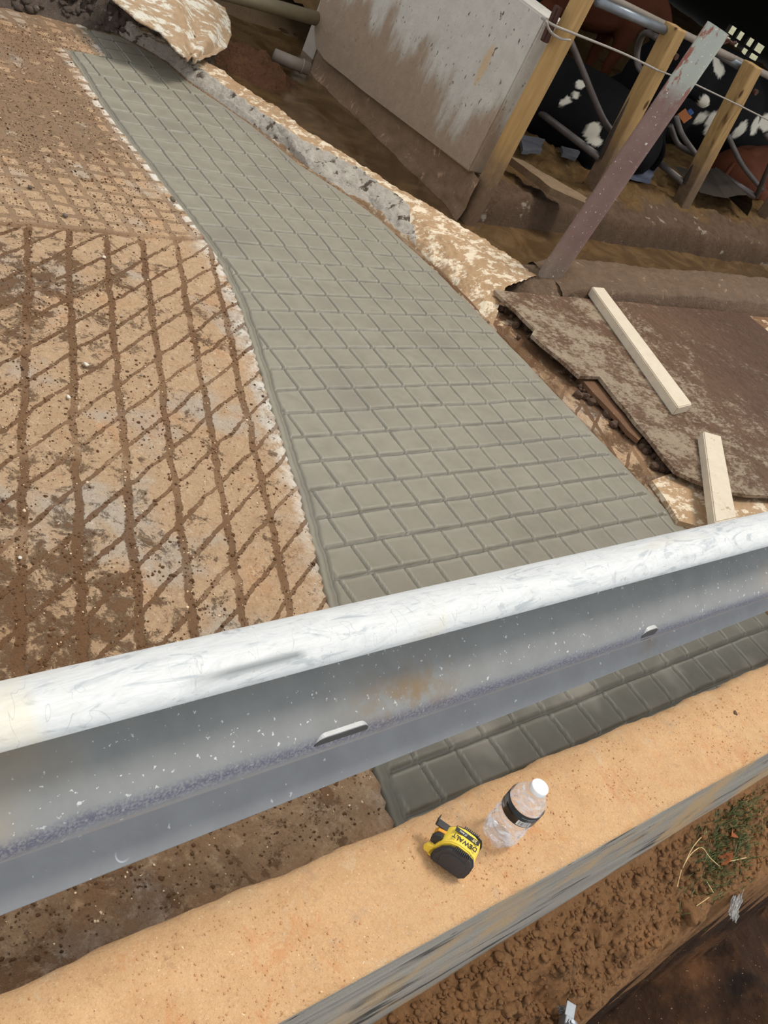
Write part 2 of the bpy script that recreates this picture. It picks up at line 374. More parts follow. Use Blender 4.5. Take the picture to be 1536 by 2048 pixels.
# ---------------------------------------------------------------- fresh grooved strip
ny, nx = 700, 310
yv = np.linspace(.384, 3.478, ny)[:, None]*np.ones((1, nx)); uu = np.linspace(0, 1, nx)[None, :]*np.ones((ny, 1))
wl = vnoise(yv, yv*0, 30, 21, 4, .6)*.006; wr = vnoise(yv, yv*0, 14, 22, 3)*.004
xl = left_x(yv)+wl; xr = right_x(yv)+wr
xv = xl+(xr-xl)*uu
yw = yv+vnoise(xv, yv, 5, 23, 2)*.004+vnoise(xv, yv, 30, 24, 2)*.0012
kr = np.round((yw-.895)/.0815); dy = yw-(.895+.0815*kr)
rg = np.random.RandomState(5); offs = (rg.rand(200)-.5)*.012
rowi = np.floor((yw-.895)/.0815).astype(int)
xo = xv+offs[rowi % 200]+vnoise(xv, yv, 9, 25, 2)*.003
kc = np.round((xo-1.195)/.0862); dx = xo-(1.195+.0862*kc)
gl = xv-xl; gr_ = xr-xv
inn = np.clip((gl-.030)/.004, 0, 1)*np.clip((gr_-.022)/.004, 0, 1)*np.clip((3.46-yv)/.004, 0, 1)
gy = np.exp(-(dy/(.0036+.001*vnoise(xv, yv, 25, 29, 2)))**2); gx = np.exp(-(dx/(.0027+.0008*vnoise(xv, yv, 25, 30, 2)))**2)
dep = np.maximum(gy*.0100, gx*.0056)
lip = np.exp(-((dx-.0075)/.0022)**2)*.0016*(vnoise(xv, yv, 40, 26, 2)*.5+.8)+np.exp(-((dx+.0065)/.002)**2)*.0012+np.exp(-((dy+.0080)/.0025)**2)*.0018
gb = np.exp(-((gl-.028)/.003)**2)+.6*np.exp(-((gl-.019)/.003)**2)
zf = .0015+vnoise(xv, yv, 4, 27, 2)*.002+vnoise(xv, yv, 70, 28, 3)*.0006+dy*0
pil = (np.clip(np.abs(dy)/.04, 0, 1)**2+np.clip(np.abs(dx)/.043, 0, 1)**2)*-.0
zf += inn*(lip-dep)-gb*.0045-pil
zf -= np.clip(1-gl/.006, 0, 1)**2*.012+np.clip(1-gr_/.006, 0, 1)**2*.006
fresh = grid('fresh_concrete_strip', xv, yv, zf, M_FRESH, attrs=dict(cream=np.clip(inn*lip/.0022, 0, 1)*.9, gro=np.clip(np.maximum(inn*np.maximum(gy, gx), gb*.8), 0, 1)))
tag(fresh, kind='structure')

# ---------------------------------------------------------------- curb with grey outer face
xc = np.arange(-.9, 4.6, .008)
prof = [(.396, -.06), (.395, .0), (.392, .030), (.386, .046), (.378, .0505)]
n_top = 22
for k in range(1, n_top): prof.append((.378+(.226-.378)*k/n_top, .051))
prof += [(.222, .049), (.2185, .044), (.217, .036)]
for k in range(1, 22): prof.append((.217, .036-.62*k/21))
pv = np.array(prof); Xc = xc[None, :]*np.ones((len(prof), 1))
Yc = pv[:, :1]*np.ones((1, len(xc))); Zc = pv[:, 1:]*np.ones((1, len(xc)))
wi = np.clip((Yc-.33)/.05, 0, 1); Yc = Yc+wi*(vnoise(Xc, Xc*0, 6, 31, 4, .6)*.010+vnoise(Xc, Zc, 40, 32, 2)*.002)
top = (Zc > .03); Zc = Zc+top*(vnoise(Xc, Yc, 5, 33, 2)*.003+vnoise(Xc, Yc, 40, 34, 3)*.0012)-wi*top*np.maximum(0, vnoise(Xc, Yc, 14, 35, 3))*.008
fa = np.zeros_like(Xc); fa[n_top+6:] = 1
Yc = Yc+fa*vnoise(Xc*.4, Zc*3, 6, 36, 3)*.0025
curb = grid('concrete_curb', Xc, Yc, Zc, M_CURB, attrs=dict(face=fa), flip=False); tag(curb, kind='structure')

rg = np.random.RandomState(8); n_ = 2600; qx = rg.uniform(.2, 2.6, n_); qy = rg.uniform(.222, .375, n_); cl = vnoise(qx, qy, 9, 37, 3) > -.15; qx = qx[cl]; qy = qy[cl]
tag(scatter('curb_grit', np.stack([qx, qy, .0515+vnoise(qx, qy, 5, 33, 2)*.003], -1), rg.choice([.0007, .0011, .0016], len(qx), p=[.5, .35, .15]), plain('orange_grit', lin(212, 158, 110), .85, 0, .3, 300), 7), 'fine orange grit scattered on the tan curb top', 'grit', kind='stuff')

# ---------------------------------------------------------------- dirt bank and pit outside the curb
EX = []; EYY = []
for px, py in [(1120, 2090), (1180, 2048), (1230, 2000), (1300, 1925), (1345, 1890), (1400, 1862), (1425, 1815), (1460, 1795), (1536, 1762), (1640, 1700)]:
    q = P(px, py, -.40+.0*px); EX.append(q[0]); EYY.append(q[1])
xs = np.arange(.35, 4.2, .009); ys = np.arange(-.75, .23, .009)
X, Y = np.meshgrid(xs, ys)
zc = np.interp(X, [.5, 1.19, 1.57, 2.18, 3.2], [-.40, -.345, -.278, -.192, -.12])
yedge = np.interp(X, EX, EYY)+vnoise(X, X*0, 14, 41, 4, .6)*.014
t = np.clip((.217-Y)/np.maximum(.217-yedge, .05), 0, 1)
zb = zc+(-.405-zc)*t**.8
lump = vnoise(X, Y, 7, 42, 3)*.024+np.abs(vnoise(X, Y, 24, 43, 4, .7))*.030+vnoise(X, Y, 60, 44, 2, .7)*.006
zb = zb+lump*np.clip((.217-Y)/.03, .2, 1)
dit = np.exp(-(((X-1.38)*2.2+(Y-.10)*1.6)**2/.004+((Y-.10)*1.5-(X-1.38)*.6)**2/.010)); zb -= .05*dit
over = np.clip((yedge-Y)/.03, 0, 1)
pit = -1.02+.05*vnoise(X, Y, 4, 45, 4)+np.clip((X-1.9)/.5, 0, 1)*.22
Z = zb*(1-over)+pit*over
bank = grid('dirt_bank', X, Y, Z, M_DIRT); tag(bank, kind='structure')
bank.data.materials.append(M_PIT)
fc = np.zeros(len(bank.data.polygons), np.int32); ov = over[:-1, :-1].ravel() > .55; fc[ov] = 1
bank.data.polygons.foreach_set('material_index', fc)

# ---------------------------------------------------------------- guard rail
def m_rail():
    g = G('weathered_galvanised_steel', .5, .35, .5)
    side = g.attr('zone')     # 0 outer flange .. 1 inner trough .. 2 lower trough
    x = g.xyz()[0]
    sv = g.scale((2, 9, 9))
    ox = g.mix(g.noise(7, 9, .78, sv, 2.5), lin(168, 170, 170), lin(240, 240, 238))
    ox = g.mix(g.ss(g.noise(11, 6, .65, g.scale((1, 3, 3)), 2.), .55, .66), ox, lin(178, 182, 184))
    ox = g.mix(g.m2('MULTIPLY', g.ss(g.noise(2.6, 5, .6, None, 1), .54, .70), .55), ox, lin(216, 200, 160))
    ox = g.mix(g.ss(g.noise(7, 4, .55, g.scale((1, 2.2, 2.2)), 3.5), .485, .50), ox, ox)
    scr = g.ss(g.m2('ABSOLUTE', g.m2('SUBTRACT', g.noise(6, 2, .5, g.scale((2.2, 1, 1), None, (0, 0, .6)), 3), .5)), .006, .0)
    ox = g.mix(g.m2('MULTIPLY', scr, .35), ox, lin(130, 132, 134))
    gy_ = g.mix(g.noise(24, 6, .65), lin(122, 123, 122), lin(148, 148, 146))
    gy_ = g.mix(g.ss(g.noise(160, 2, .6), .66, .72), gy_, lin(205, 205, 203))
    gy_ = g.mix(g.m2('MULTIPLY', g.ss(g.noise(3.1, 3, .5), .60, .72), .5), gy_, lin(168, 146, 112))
    lo = g.mix(g.noise(18, 6, .65), lin(132, 132, 134), lin(156, 156, 157))
    lo = g.mix(g.ss(g.noise(90, 2, .6), .70, .75), lo, lin(200, 200, 202))
    blob = g.ss(g.m2('ABSOLUTE', g.m2('SUBTRACT', g.vor(13), .10)), .018, .004)
    lo = g.mix(g.m2('MULTIPLY', blob, g.ss(g.noise(6, 2), .52, .6)), lo, lin(215, 216, 220))
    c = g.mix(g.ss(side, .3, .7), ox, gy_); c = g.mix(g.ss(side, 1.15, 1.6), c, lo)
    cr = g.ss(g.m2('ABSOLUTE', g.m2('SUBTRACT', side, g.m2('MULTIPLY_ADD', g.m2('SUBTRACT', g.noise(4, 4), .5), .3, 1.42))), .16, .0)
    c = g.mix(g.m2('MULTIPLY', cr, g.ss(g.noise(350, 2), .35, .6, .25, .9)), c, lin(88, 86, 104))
    c = g.mix(g.m2('MULTIPLY', g.attr('scrape'), g.ss(g.noise(40, 4, .6, g.scale((.25, 1, 1))), .35, .55)), c, lin(128, 132, 132)); ru = g.attr('rust'); c = g.mix(g.m2('MULTIPLY', ru, g.ss(g.noise(30, 6, .7), .35, .6)), c, lin(134, 112, 84))
    g.col(c)
    g.set(g.b.inputs['Metallic'], g.ss(side, .3, .7, .0, .12))
    g.rough(g.ss(g.noise(20, 4), .3, .7, .52, .72)); g.bump(g.noise(60, 6, .7), .0012, .4); return g.m
pr = [(.3712, .599, 0.), (.3716, .606, 0), (.3755, .6125, 0), (.384, .618, 0), (.397, .6195, 0), (.410, .615, 0), (.424, .606, 0), (.437, .592, .02), (.447, .574, .1),
      (.450, .560, .8), (.444, .545, 1), (.432, .535, 1), (.416, .526, 1), (.399, .516, 1), (.383, .505, 1.05), (.369, .494, 1.15), (.3605, .484, 1.3), (.3565, .474, 1.42),
      (.3558, .464, 1.5), (.359, .452, 1.6), (.370, .440, 1.75), (.388, .430, 2), (.403, .418, 2), (.411, .402, 2), (.414, .386, 2), (.411, .370, 2), (.400, .356, 2), (.386, .345, 2), (.372, .336, 2), (.3635, .329, 2)]
pr = np.array(pr)
# refine the profile
tt = np.arange(len(pr)); t2 = np.linspace(0, len(pr)-1, 4*(len(pr)-1)+1)
def cr_(v):
    o = []
    for t in t2:
        i = min(int(t), len(v)-2); f = t-i; a, b, c, d = v[max(i-1, 0)], v[i], v[i+1], v[min(i+2, len(v)-1)]
        o.append(.5*(2*b+(c-a)*f+(2*a-5*b+4*c-d)*f*f+(3*b-a-3*c+d)*f**3))
    return np.array(o)
py_, pz_, pg = cr_(pr[:, 0]), cr_(pr[:, 1]), np.interp(t2, tt, pr[:, 2])
xr_ = np.arange(-1.3, 3.5, .012)
Xr = xr_[None, :]*np.ones((len(py_), 1)); Yr = py_[:, None]+0*Xr; Zr = pz_[:, None]+0*Xr
low = np.clip((.48-Zr)/.15, 0, 1); Yr = Yr+low*.019*(Xr-.3)
Zr = Zr+vnoise(Xr, Yr*0, 1.3, 51, 2)*.0015
zone = pg[:, None]+0*Xr
rust = np.maximum(np.exp(-((Xr-.71)/.07)**2-((Zr-.496)/.016)**2), .8*np.exp(-((Xr-1.37)/.03)**2-((Zr-.36)/.03)**2))
rail = empty('guard_rail', (0, 0, 0)); tag(rail, 'weathered galvanised steel guard rail spanning the frame above the curb', 'guard rail')
front = grid('rail_beam', Xr, Yr, Zr, m_rail(), rail, attrs=dict(zone=zone, rust=rust, scrape=np.clip((Xr-PY(360, 1372, .378)[0])/.05, 0, 1)*np.clip((PY(605, 1330, .378)[0]-Xr)/.01, 0, 1)*np.exp(-((Yr-.3795-.012*(1-np.clip((Xr-.4)/.35, 0, 1))*0)/.0035)**2)*(zone < .02)))
sm = front.modifiers.new('t', 'SOLIDIFY'); sm.thickness = .003; sm.offset = -1
M_SLOT = plain('dark_slot', lin(74, 74, 74), .6, .3, .2, 60); M_SLOTR = plain('bright_slot_edge', lin(205, 205, 203), .5, .3, .1, 60)
for (pa, pb) in (((628, 1486), (738, 1446)), ((1300, 1250), (1332, 1237))):
    a = PY(pa[0], pa[1], .3565); b = PY(pb[0], pb[1], .3565)
    cx, L = (a[0]+b[0])/2, abs(b[0]-a[0])
    for (hw, yo, mt, nm) in ((.0125, .0010, M_SLOTR, 'slot_rim'), (.0104, .0018, M_SLOT, 'bolt_slot')):
        bm = bmesh.new(); n = 14; pts = []
        for k in range(n): an = -PI/2+PI*k/(n-1); pts.append((cx+L/2-hw+hw*math.cos(an), .4765+hw*math.sin(an)))
        for k in range(n): an = PI/2+PI*k/(n-1); pts.append((cx-L/2+hw+hw*math.cos(an), .4765+hw*math.sin(an)))
        fr = [bm.verts.new((p[0], .3558-yo, p[1])) for p in pts]; bk = [bm.verts.new((p[0], .362, p[1])) for p in pts]
        bm.faces.new(fr)
        for i in range(len(fr)): j = (i+1) % len(fr); bm.faces.new((fr[i], fr[j], bk[j], bk[i]))
        from_bm(nm, bm, mt, rail)
for xp in (-1.1, 3.2):
    bm = bmesh.new(); box(bm, (xp, .47, .29), (.012, .012, .72)); box(bm, (xp, .462, .29), (.10, .006, .72)); box(bm, (xp, .478+.05, .29), (.10, .006, .72)); box(bm, (xp, .5, .29), (.006, .07, .72))
    from_bm('rail_post', bm, M_STEEL, rail)

# ---------------------------------------------------------------- kerb ridge right of the strip, water channel, wall
M_KERB = m_mud('broken_kerb_concrete', lin(150, 116, 84), lin(206, 172, 132), lin(236, 218, 190), .75, .50)
M_KERBW = m_mud('white_chipped_concrete', lin(140, 124, 108), lin(240, 232, 218), lin(96, 80, 68), .8, .54, .014)
st = [((215, 60), (200, 22), (222, 8)), ((261, 84), (262, 50), (285, 40)), ((334, 125), (322, 85), (350, 72)), ((373, 162), (377, 120), (404, 118)), ((440, 206), (422, 150), (455, 150)),
      ((500, 248), (468, 186), (500, 183)), ((580, 301), (535, 232), (560, 216)), ((620, 335), (575, 262), (592, 246)), ((665, 366), (631, 290), (682, 301)), ((742, 406), (705, 330), (766, 359)),
      ((817, 474), (800, 398), (851, 406)), ((885, 542), (880, 470), (952, 467)), ((935, 600), (945, 530), (1020, 508)), ((985, 655), (1010, 575), (1074, 550))]
rows = []
for b, m_, o in st:
    pb = P(b[0], b[1], -.002); pm = P(m_[0], m_[1], .045); po = P(o[0], o[1], .045)
    rows.append([pb+np.array([-.012, 0, -.03]), pb, pb*.75+pm*.25+np.array([0, 0, .012]), pb*.4+pm*.6+np.array([0, 0, .006]), pm, pm*.6+po*.4, po, po+np.array([.02, .012, -.05]), po+np.array([.03, .02, -.2])])
rows = np.array(rows)
S = np.linspace(0, len(rows)-1, 420); U = np.linspace(0, 8, 66)
def bil(k):
    a = rows[:, :, k]; r1 = np.array([[np.interp(s, range(len(rows)), a[:, j]) for j in range(9)] for s in S])
    return np.array([np.interp(U, range(9), r) for r in r1])
kx, ky, kz = bil(0), bil(1), bil(2)
fcm = np.clip(1-np.abs(np.arange(kx.shape[1])-21)/18., 0, 1)[None, :]
kz = kz+vnoise(kx, ky, 12, 61, 4, .6)*.010+vnoise(kx, ky, 50, 62, 3, .6)*.006+fcm*(vnoise(kx, ky, 28, 67, 4, .7)*.022-.006)
kz[:, :7] = np.minimum(kz[:, :7], 99)
kerb = grid('channel_kerb', kx, ky, kz, [M_KERB, M_KERBW], flip=False); tag(kerb, kind='structure')
mi = np.zeros((len(S)-1, len(U)-1), np.int32); mi[:, 8:34] = 1; mi[330:, :] = 0
kerb.data.polygons.foreach_set('material_index', mi.ravel())
# kerb along the barn front
M_KMUD = m_mud('muddy_kerb', lin(76, 58, 42), lin(146, 116, 88), lin(172, 144, 112), .6, .60, .012)
xk = np.arange(2.86, 8.5, .02); pk = np.array([(1.865, -.03), (1.872, .02), (1.885, .062), (1.905, .078), (1.95, .082), (2.02, .083), (2.07, .078), (2.09, .06), (2.10, 0), (2.12, -.2)])
uk = np.linspace(0, 9, 50); yk = np.interp(uk, range(10), pk[:, 0]); zk = np.interp(uk, range(10), pk[:, 1])
X = xk[:, None]+0*yk[None]; Y = yk[None]+0*X; Z = zk[None]+vnoise(X, Y, 8, 63, 4, .6)*.016+vnoise(X, Y, 40, 60, 3, .7)*.006; Z -= np.clip((2.95-X)/.08, 0, 1)*.03
k2 = grid('muddy_kerb', X, Y, Z, M_KMUD, flip=True); tag(k2, kind='structure')
# ground right of the strip
M_YARD = m_mud('muddy_yard_slab', lin(96, 66, 44), lin(150, 110, 76), lin(216, 190, 156), .8, .50)
xs = np.arange(2.37, 8.5, .014); ys = np.arange(.38, 1.9, .014); X, Y = np.meshgrid(xs, ys)
Z = -.006+vnoise(X, Y, 9, 64, 4, .6)*.006
yard = grid('muddy_yard_slab', X, Y, Z, M_YARD); tag(yard, kind='structure')
# manure water
g = G('brown_slurry_water', .12, 0, .5)
g.col(g.mix(g.ss(g.noise(5, 5, .6, None, 1.5), .4, .65), lin(80, 60, 38), lin(104, 80, 52)))
g.bump(g.noise(14, 3, .5), .002, .2); g.rough(g.ss(g.noise(9, 4), .4, .7, .10, .4))
xs = np.linspace(1.6, 9, 60); ys = np.linspace(1.95, 12, 60); X, Y = np.meshgrid(xs, ys)
wat = grid('slurry_water', X, Y, X*0-.05, g.m); tag(wat, kind='structure')
# far slurry yard floor left of the wall
M_FARM = m_mud('dark_slurry_ground', lin(84, 64, 42), lin(126, 100, 70), lin(164, 138, 104), .45, .64)
xs = np.arange(2.2, 9, .03); ys = np.arange(3.95, 12, .03); X, Y = np.meshgrid(xs, ys)
Z = -.055+vnoise(X, Y, 3, 65, 4, .6)*.035+np.clip((Y-4.1)/1.5, 0, 1)*.05
f2 = grid('slurry_ground', X, Y, Z, M_FARM); tag(f2, kind='structure')
# concrete wall
g = G('stained_precast_concrete', .85, 0, .3)
x, y, z = g.xyz()
c = g.mix(g.noise(18, 8, .7), lin(168, 162, 152), lin(214, 208, 198))
c = g.mix(g.ss(g.noise(70, 4, .6, g.scale((1, 1, .5))), .63, .70), c, lin(96, 88, 78))
hz = g.m2('ADD', g.m2('ADD', z, g.m2('MULTIPLY', g.m2('SUBTRACT', g.noise(8, 6, .65, g.scale((1, 1, .28))), .5), -.75)), g.m2('MULTIPLY', y, -.07))
c = g.mix(g.m2('MULTIPLY', g.ss(hz, .20, .02), .85), c, g.mix(g.noise(30, 5), lin(126, 102, 80), lin(164, 138, 112)))
c = g.mix(g.ss(g.noise(220, 2), .72, .77), c, lin(236, 230, 220))
q = g.m2('ADD', g.m2('POWER', g.m2('DIVIDE', g.m2('SUBTRACT', y, 2.735), .022), 2.), g.m2('POWER', g.m2('DIVIDE', g.m2('SUBTRACT', z, .46), .09), 2.))
c = g.mix(g.m2('MULTIPLY', g.ss(q, 1.2, .3), .6), c, lin(196, 160, 106))
g.col(c); g.bump(g.noise(60, 8, .75), .004, .8); M_WALL = g.m
ys = np.linspace(2.565, 3.80, 110); zs = np.linspace(0, 1, 60)
bm = bmesh.new(); slabp = [(2.565, .122), (2.90, .10), (3.3, .068), (3.62, .045), (3.71, .06), (3.765, .12), (3.79, .23), (3.80, .715), (2.565, .715)]
for xx in (0, 1): pass
a = [bm.verts.new((2.88, p[0], p[1])) for p in slabp]; b = [bm.verts.new((3.03, p[0], p[1])) for p in slabp]
bm.faces.new(a); bm.faces.new(b[::-1])
for i in range(len(a)): j = (i+1) % len(a); bm.faces.new((a[i], b[i], b[j], a[j]))
bmesh.ops.bevel(bm, geom=list(bm.edges), offset=.006, segments=2, affect='EDGES')
wl_ = from_bm('wall_right', bm, M_WALL); tag(wl_, kind='structure')
M_FOOT = m_mud('muddy_footing', lin(104, 82, 62), lin(160, 130, 102), lin(186, 150, 124), .7, .58)
ys = np.arange(2.50, 3.83, .01); zs = np.arange(-.2, .14, .01); Y, Z = np.meshgrid(ys, zs)
X = 2.915+vnoise(Y, Z, 14, 66, 4, .6)*.012-np.clip((.0-Z)/.08, 0, 1)*.02*(1+vnoise(Y, Z, 10, 68))-np.clip((2.62-Y)/.1, 0, 1)*.03+np.clip((Y-3.70)/.1, 0, 1)**2*.12
ft = grid('trim_1', X, Y, Z, M_FOOT, flip=True); tag(ft, kind='structure')
bm = bmesh.new(); box(bm, (3.0, 3.16, -.03), (.12, 1.2, .3)); q = from_bm('trim_2', bm, M_FOOT); tag(q, kind='structure')

xs = np.arange(2.58, 3.20, .008); ys = np.arange(1.80, 2.30, .008); X, Y = np.meshgrid(xs, ys)
Z = -.12+.165*np.exp(-(((X-2.86)/.21)**2+((Y-2.00)/.17)**2)**2)+vnoise(X, Y, 18, 69, 4, .65)*.028
mo = grid('mud_mound', X, Y, Z, M_KMUD); tag(mo, kind='structure')

# ---------------------------------------------------------------- barn: ledge, bedding, roof, far wall
g = G('straw_bedding', .9, 0, .2)
x, y, z = g.xyz()
s1 = g.noise(60, 6, .8, g.scale((1, .35, 1), None, (0, 0, .5)), 1.5)
gold = g.mix(s1, lin(74, 54, 32), lin(168, 132, 82))
gold = g.mix(g.ss(g.noise(4, 5, .6), .52, .64), gold, lin(112, 80, 46))
mudc = g.mix(g.noise(26, 8, .75), lin(78, 58, 44), lin(134, 108, 86))
mudc = g.mix(g.ss(g.noise(9, 5, .6), .62, .68), mudc, lin(178, 164, 146))
k = g.ss(g.m2('ADD', y, g.m2('MULTIPLY', g.m2('SUBTRACT', g.noise(5, 5, .65), .5), .42)), 2.60, 2.72)
g.col(g.mix(k, mudc, gold)); g.bump(g.m2('ADD', s1, g.noise(40, 8, .75)), .012, 1.)
M_BED = g.m
xs = np.arange(3.0, 11.28, .016); ys = np.concatenate([np.arange(2.36, 3.4, .012), np.arange(3.4, 9.5, .06)]); X, Y = np.meshgrid(xs, ys)
Yw = Y+vnoise(X, Y, 4, 71, 3)*.03+(X-3.2)*.05
led = np.clip((Yw-2.46)/.09, 0, 1); led = led*led*(3-2*led)
Z = -.26+led*(.315)+np.clip((Yw-2.6)/.5, 0, 1)*.05
Z += (vnoise(X, Y, 5, 72, 4, .6)*.028+np.abs(vnoise(X, Y, 16, 73, 4, .65))*.028)*(.5+.5*led)
Z += np.exp(-((X-4.28)**2/.05+(Y-2.72)**2/.01))*.03
bed = grid('straw_bedding', X, Y, Z, M_BED); tag(bed, 'straw bedding spread over the stall beds behind the timber posts', 'bedding', kind='stuff')
M_ROOF = plain('dark_roof_sheet', lin(60, 54, 48), .8)
bm = bmesh.new(); box(bm, (7.6, 6.3, 2.15), (9.0, 7.2, .05)); r = from_bm('ceiling', bm, M_ROOF); tag(r, kind='structure')
M_BARNW = plain('dark_barn_board', lin(38, 34, 30), .9)
bm = bmesh.new(); box(bm, (7.6, 9.6, 1.0), (9.0, .1, 2.4)); r = from_bm('wall_back', bm, M_BARNW); tag(r, kind='structure')
bm = bmesh.new(); box(bm, (2.92, 7.8, 1.0), (.08, 3.6, 2.4)); r = from_bm('shade_wall_left', bm, M_BARNW); tag(r, kind='structure')  # unseen side wall, added to cut the light entering the barn
# far end wall with a barred opening to daylight
oc = PX(1478, 112, 11.3); oy, oz = oc[1], oc[2]
bm = bmesh.new()
y0, y1 = oy-.22, oy+.36; z0, z1 = oz+.03, oz+.22
box(bm, (11.35, (2.2+y0)/2, 1.0), (.08, y0-2.2, 2.3)); box(bm, (11.35, (y1+9.6)/2, 1.0), (.08, 9.6-y1, 2.3))
ym, zm = (y0+y1)/2, (z0+z1)/2; box(bm, (11.35, ym, (z0-.2)/2), (.08, y1-y0, z0+.2)); box(bm, (11.35, ym, (z1+2.15)/2), (.08, y1-y0, 2.15-z1))
r = from_bm('wall_far', bm, M_BARNW); tag(r, kind='structure')
bm = bmesh.new()
for k in range(1, 4): box(bm, (11.33, y0+(y1-y0)*k/4, zm), (.05, .035+.03*(k == 2), z1-z0))
box(bm, (11.33, ym, zm-.01), (.04, y1-y0, .03))
r = from_bm('window_1', bm, M_BARNW); tag(r, kind='structure')
g = G('pale_pasture', .9); g.col(g.mix(g.noise(3, 5), lin(96, 94, 62), lin(176, 172, 140))); 
bm = bmesh.new(); slab(bm, [(11.5, 2), (40, 2), (40, 30), (11.5, 30)], -.4, -.3); r = from_bm('pasture', bm, g.m); tag(r, kind='structure')

# timber posts
M_POST = m_wood('yellow_timber', lin(128, 94, 56), lin(206, 170, 112), True, 2, (.24, .50))
M_POSTG = m_wood('muddy_timber', lin(124, 98, 68), lin(178, 148, 108), False, 2, (.2, .55))
def post(name, x, y, w, d, z0, z1, mat, label, lean=(0, 0), rot=0, chamfer=.006):
    bm = bmesh.new(); box(bm, (0, 0, (z1-z0)/2), (w, d, z1-z0), None, chamfer)
    bmesh.ops.subdivide_edges(bm, edges=[e for e in bm.edges if e.calc_length() > .3], cuts=14)
    for v in bm.verts:
        h = v.co.z; v.co.x += lean[0]*h/(z1-z0)+.0025*math.sin(h*9+x*3); v.co.y += lean[1]*h/(z1-z0)+.002*math.sin(h*7+1)
    o = from_bm(name, bm, mat); o.location = (x, y, z0); o.rotation_euler = (0, 0, rot)
    if label: tag(o, label, 'post')
    return o
p1 = empty('timber_post', (2.93, 2.50, -.15)); tag(p1, 'tall yellow timber post standing against the end of the grey concrete wall', 'post')
o = post('post_body', 0, 0, .056, .058, 0, 1.5, M_POST, None); o.parent = p1
M_CHAN = plain('rusty_channel', lin(74, 44, 34), .7, .3)
a = PX(1118, 12, 2.875); b = PX(1088, 84, 2.875)
bm = bmesh.new(); a = Vector(a)-Vector((2.93, 2.5, -.15)); b = Vector(b)-Vector((2.93, 2.5, -.15))
d = (a-b); dd = d.normalized(); rot = dd.to_track_quat('Z', 'Y').to_matrix()
box(bm, (a+b)/2, (.018, .030, d.length), rot, .004); box(bm, (a+b)/2+Vector((-.01, 0, 0)), (.008, .012, d.length*.9), rot, .002)
from_bm('steel_bracket', bm, M_CHAN, p1)
pd = [((1185, 408), (1365, 57), .074, 'squared timber stall post left of the leaning steel pipe'), ((1372, 432), (1525, 135), .074, 'squared timber stall post right of the leaning steel pipe')]
P2 = []
for (bx, by), (tx, ty), wd, lab in pd:
    YY = 2.72; b = PY(bx, by, YY); t_ = PY(tx, ty, YY)
    x = (b[0]+t_[0])/2; z1 = t_[2]
    r = empty('stall_post', (x, YY, -.05)); tag(r, lab, 'post', 'timber stall posts along the barn front')
    o = post('post_body', 0, 0, wd, wd, 0, z1+.05, M_POST, None, lean=(t_[0]-b[0], 0)); o.parent = r
    bm = bmesh.new(); tube(bm, [(t_[0]-x+.01+.014*0, -wd/2-.006, z1-.05), (t_[0]-x+.01, -wd/2+.01, z1-.05)], .013, 12)
    from_bm('bolt_head', bm, M_CHAN, r)
    P2.append((x, YY, z1))
b = PY(1480, 475, 2.72)
r = post('stall_post', b[0]+.14, 2.74, .074, .074, -.05, .85, M_POSTG, 'mud-covered timber stall post at the right edge of the photo'); r['group'] = 'timber stall posts along the barn front'

# stall dividers (tubular loops) : top tube, upright along the post, bottom tube, diagonal brace
def loop(label, top_r, top_l, bot_r, bot_l, YY, brace=None, curls=()):
    e = empty('stall_divider', PY(*bot_r, YY)); tag(e, label, 'stall divider', 'tubular stall dividers'); off = Vector(e.location)
    def lc(v): return Vector(v)-off
    tr = PY(*top_r, YY); tl = P(*top_l, tr[2]); br = PY(*bot_r, YY); bl = P(*bot_l, br[2])
    bm = bmesh.new(); tube(bm, [lc(tl), lc(tr)], .019, 16); from_bm('top_tube', bm, M_STEEL, e, True)
    bm = bmesh.new(); tube(bm, [lc(tr)+Vector((0, 0, .01)), lc(br)], .014, 14); from_bm('upright_tube', bm, M_STEELD, e, True)
    bm = bmesh.new(); tube(bm, [lc(bl), lc(br)], .017, 16); from_bm('bottom_tube', bm, M_STEELD, e, True)
    for k, pts in enumerate(curls):
        w_ = [lc(PY(px, py, yy)) for px, py, yy in pts]
        bm = bmesh.new(); tube(bm, curve_pts(w_), .014, 12); from_bm('loop_tube', bm, M_STEELD, e, True)
    return e
loop('galvanised tube stall divider running back from the post left of the pipe', (1333, 62), (1195, 3), (1200, 316), (1040, 195), 2.74,
     curls=[[(1132, 60, 2.95), (1165, 140, 2.9), (1205, 235, 2.83), (1235, 275, 2.78)], [(1318, 78, 2.76), (1290, 66, 2.9), (1276, 95, 2.95), (1276, 130, 2.92), (1300, 165, 2.80)]])
loop('galvanised tube stall divider running back from the post right of the pipe', (1498, 143), (1388, 78), (1368, 366), (1285, 298), 2.74,
     curls=[[(1352, 232, 2.98), (1365, 270, 2.9), (1400, 320, 2.80)], [(1340, 250, 3.0), (1358, 290, 2.95), (1398, 312, 2.82)]])
loop('grimy tube stall divider by the mud-covered post at the right edge', (1600, 190), (1536, 150), (1512, 394), (1428, 340), 2.76,
     curls=[[(1455, 270, 3.0), (1485, 330, 2.9), (1525, 380, 2.8)], [(1530, 268, 2.9), (1560, 300, 2.85), (1600, 330, 2.8)]])
# neck rail along the tops of the posts
bm = bmesh.new(); tube(bm, [PY(1150, -38, 2.82), PY(1340, 55, 2.82), PY(1520, 143, 2.82), PY(1700, 235, 2.82)], .016, 14)
o = from_bm('neck_rail', bm, plain('dusty_pipe', lin(152, 138, 124), .7, .1, .15), None, True); tag(o, 'long dusty pipe laid along the tops of the stall posts', 'rail')
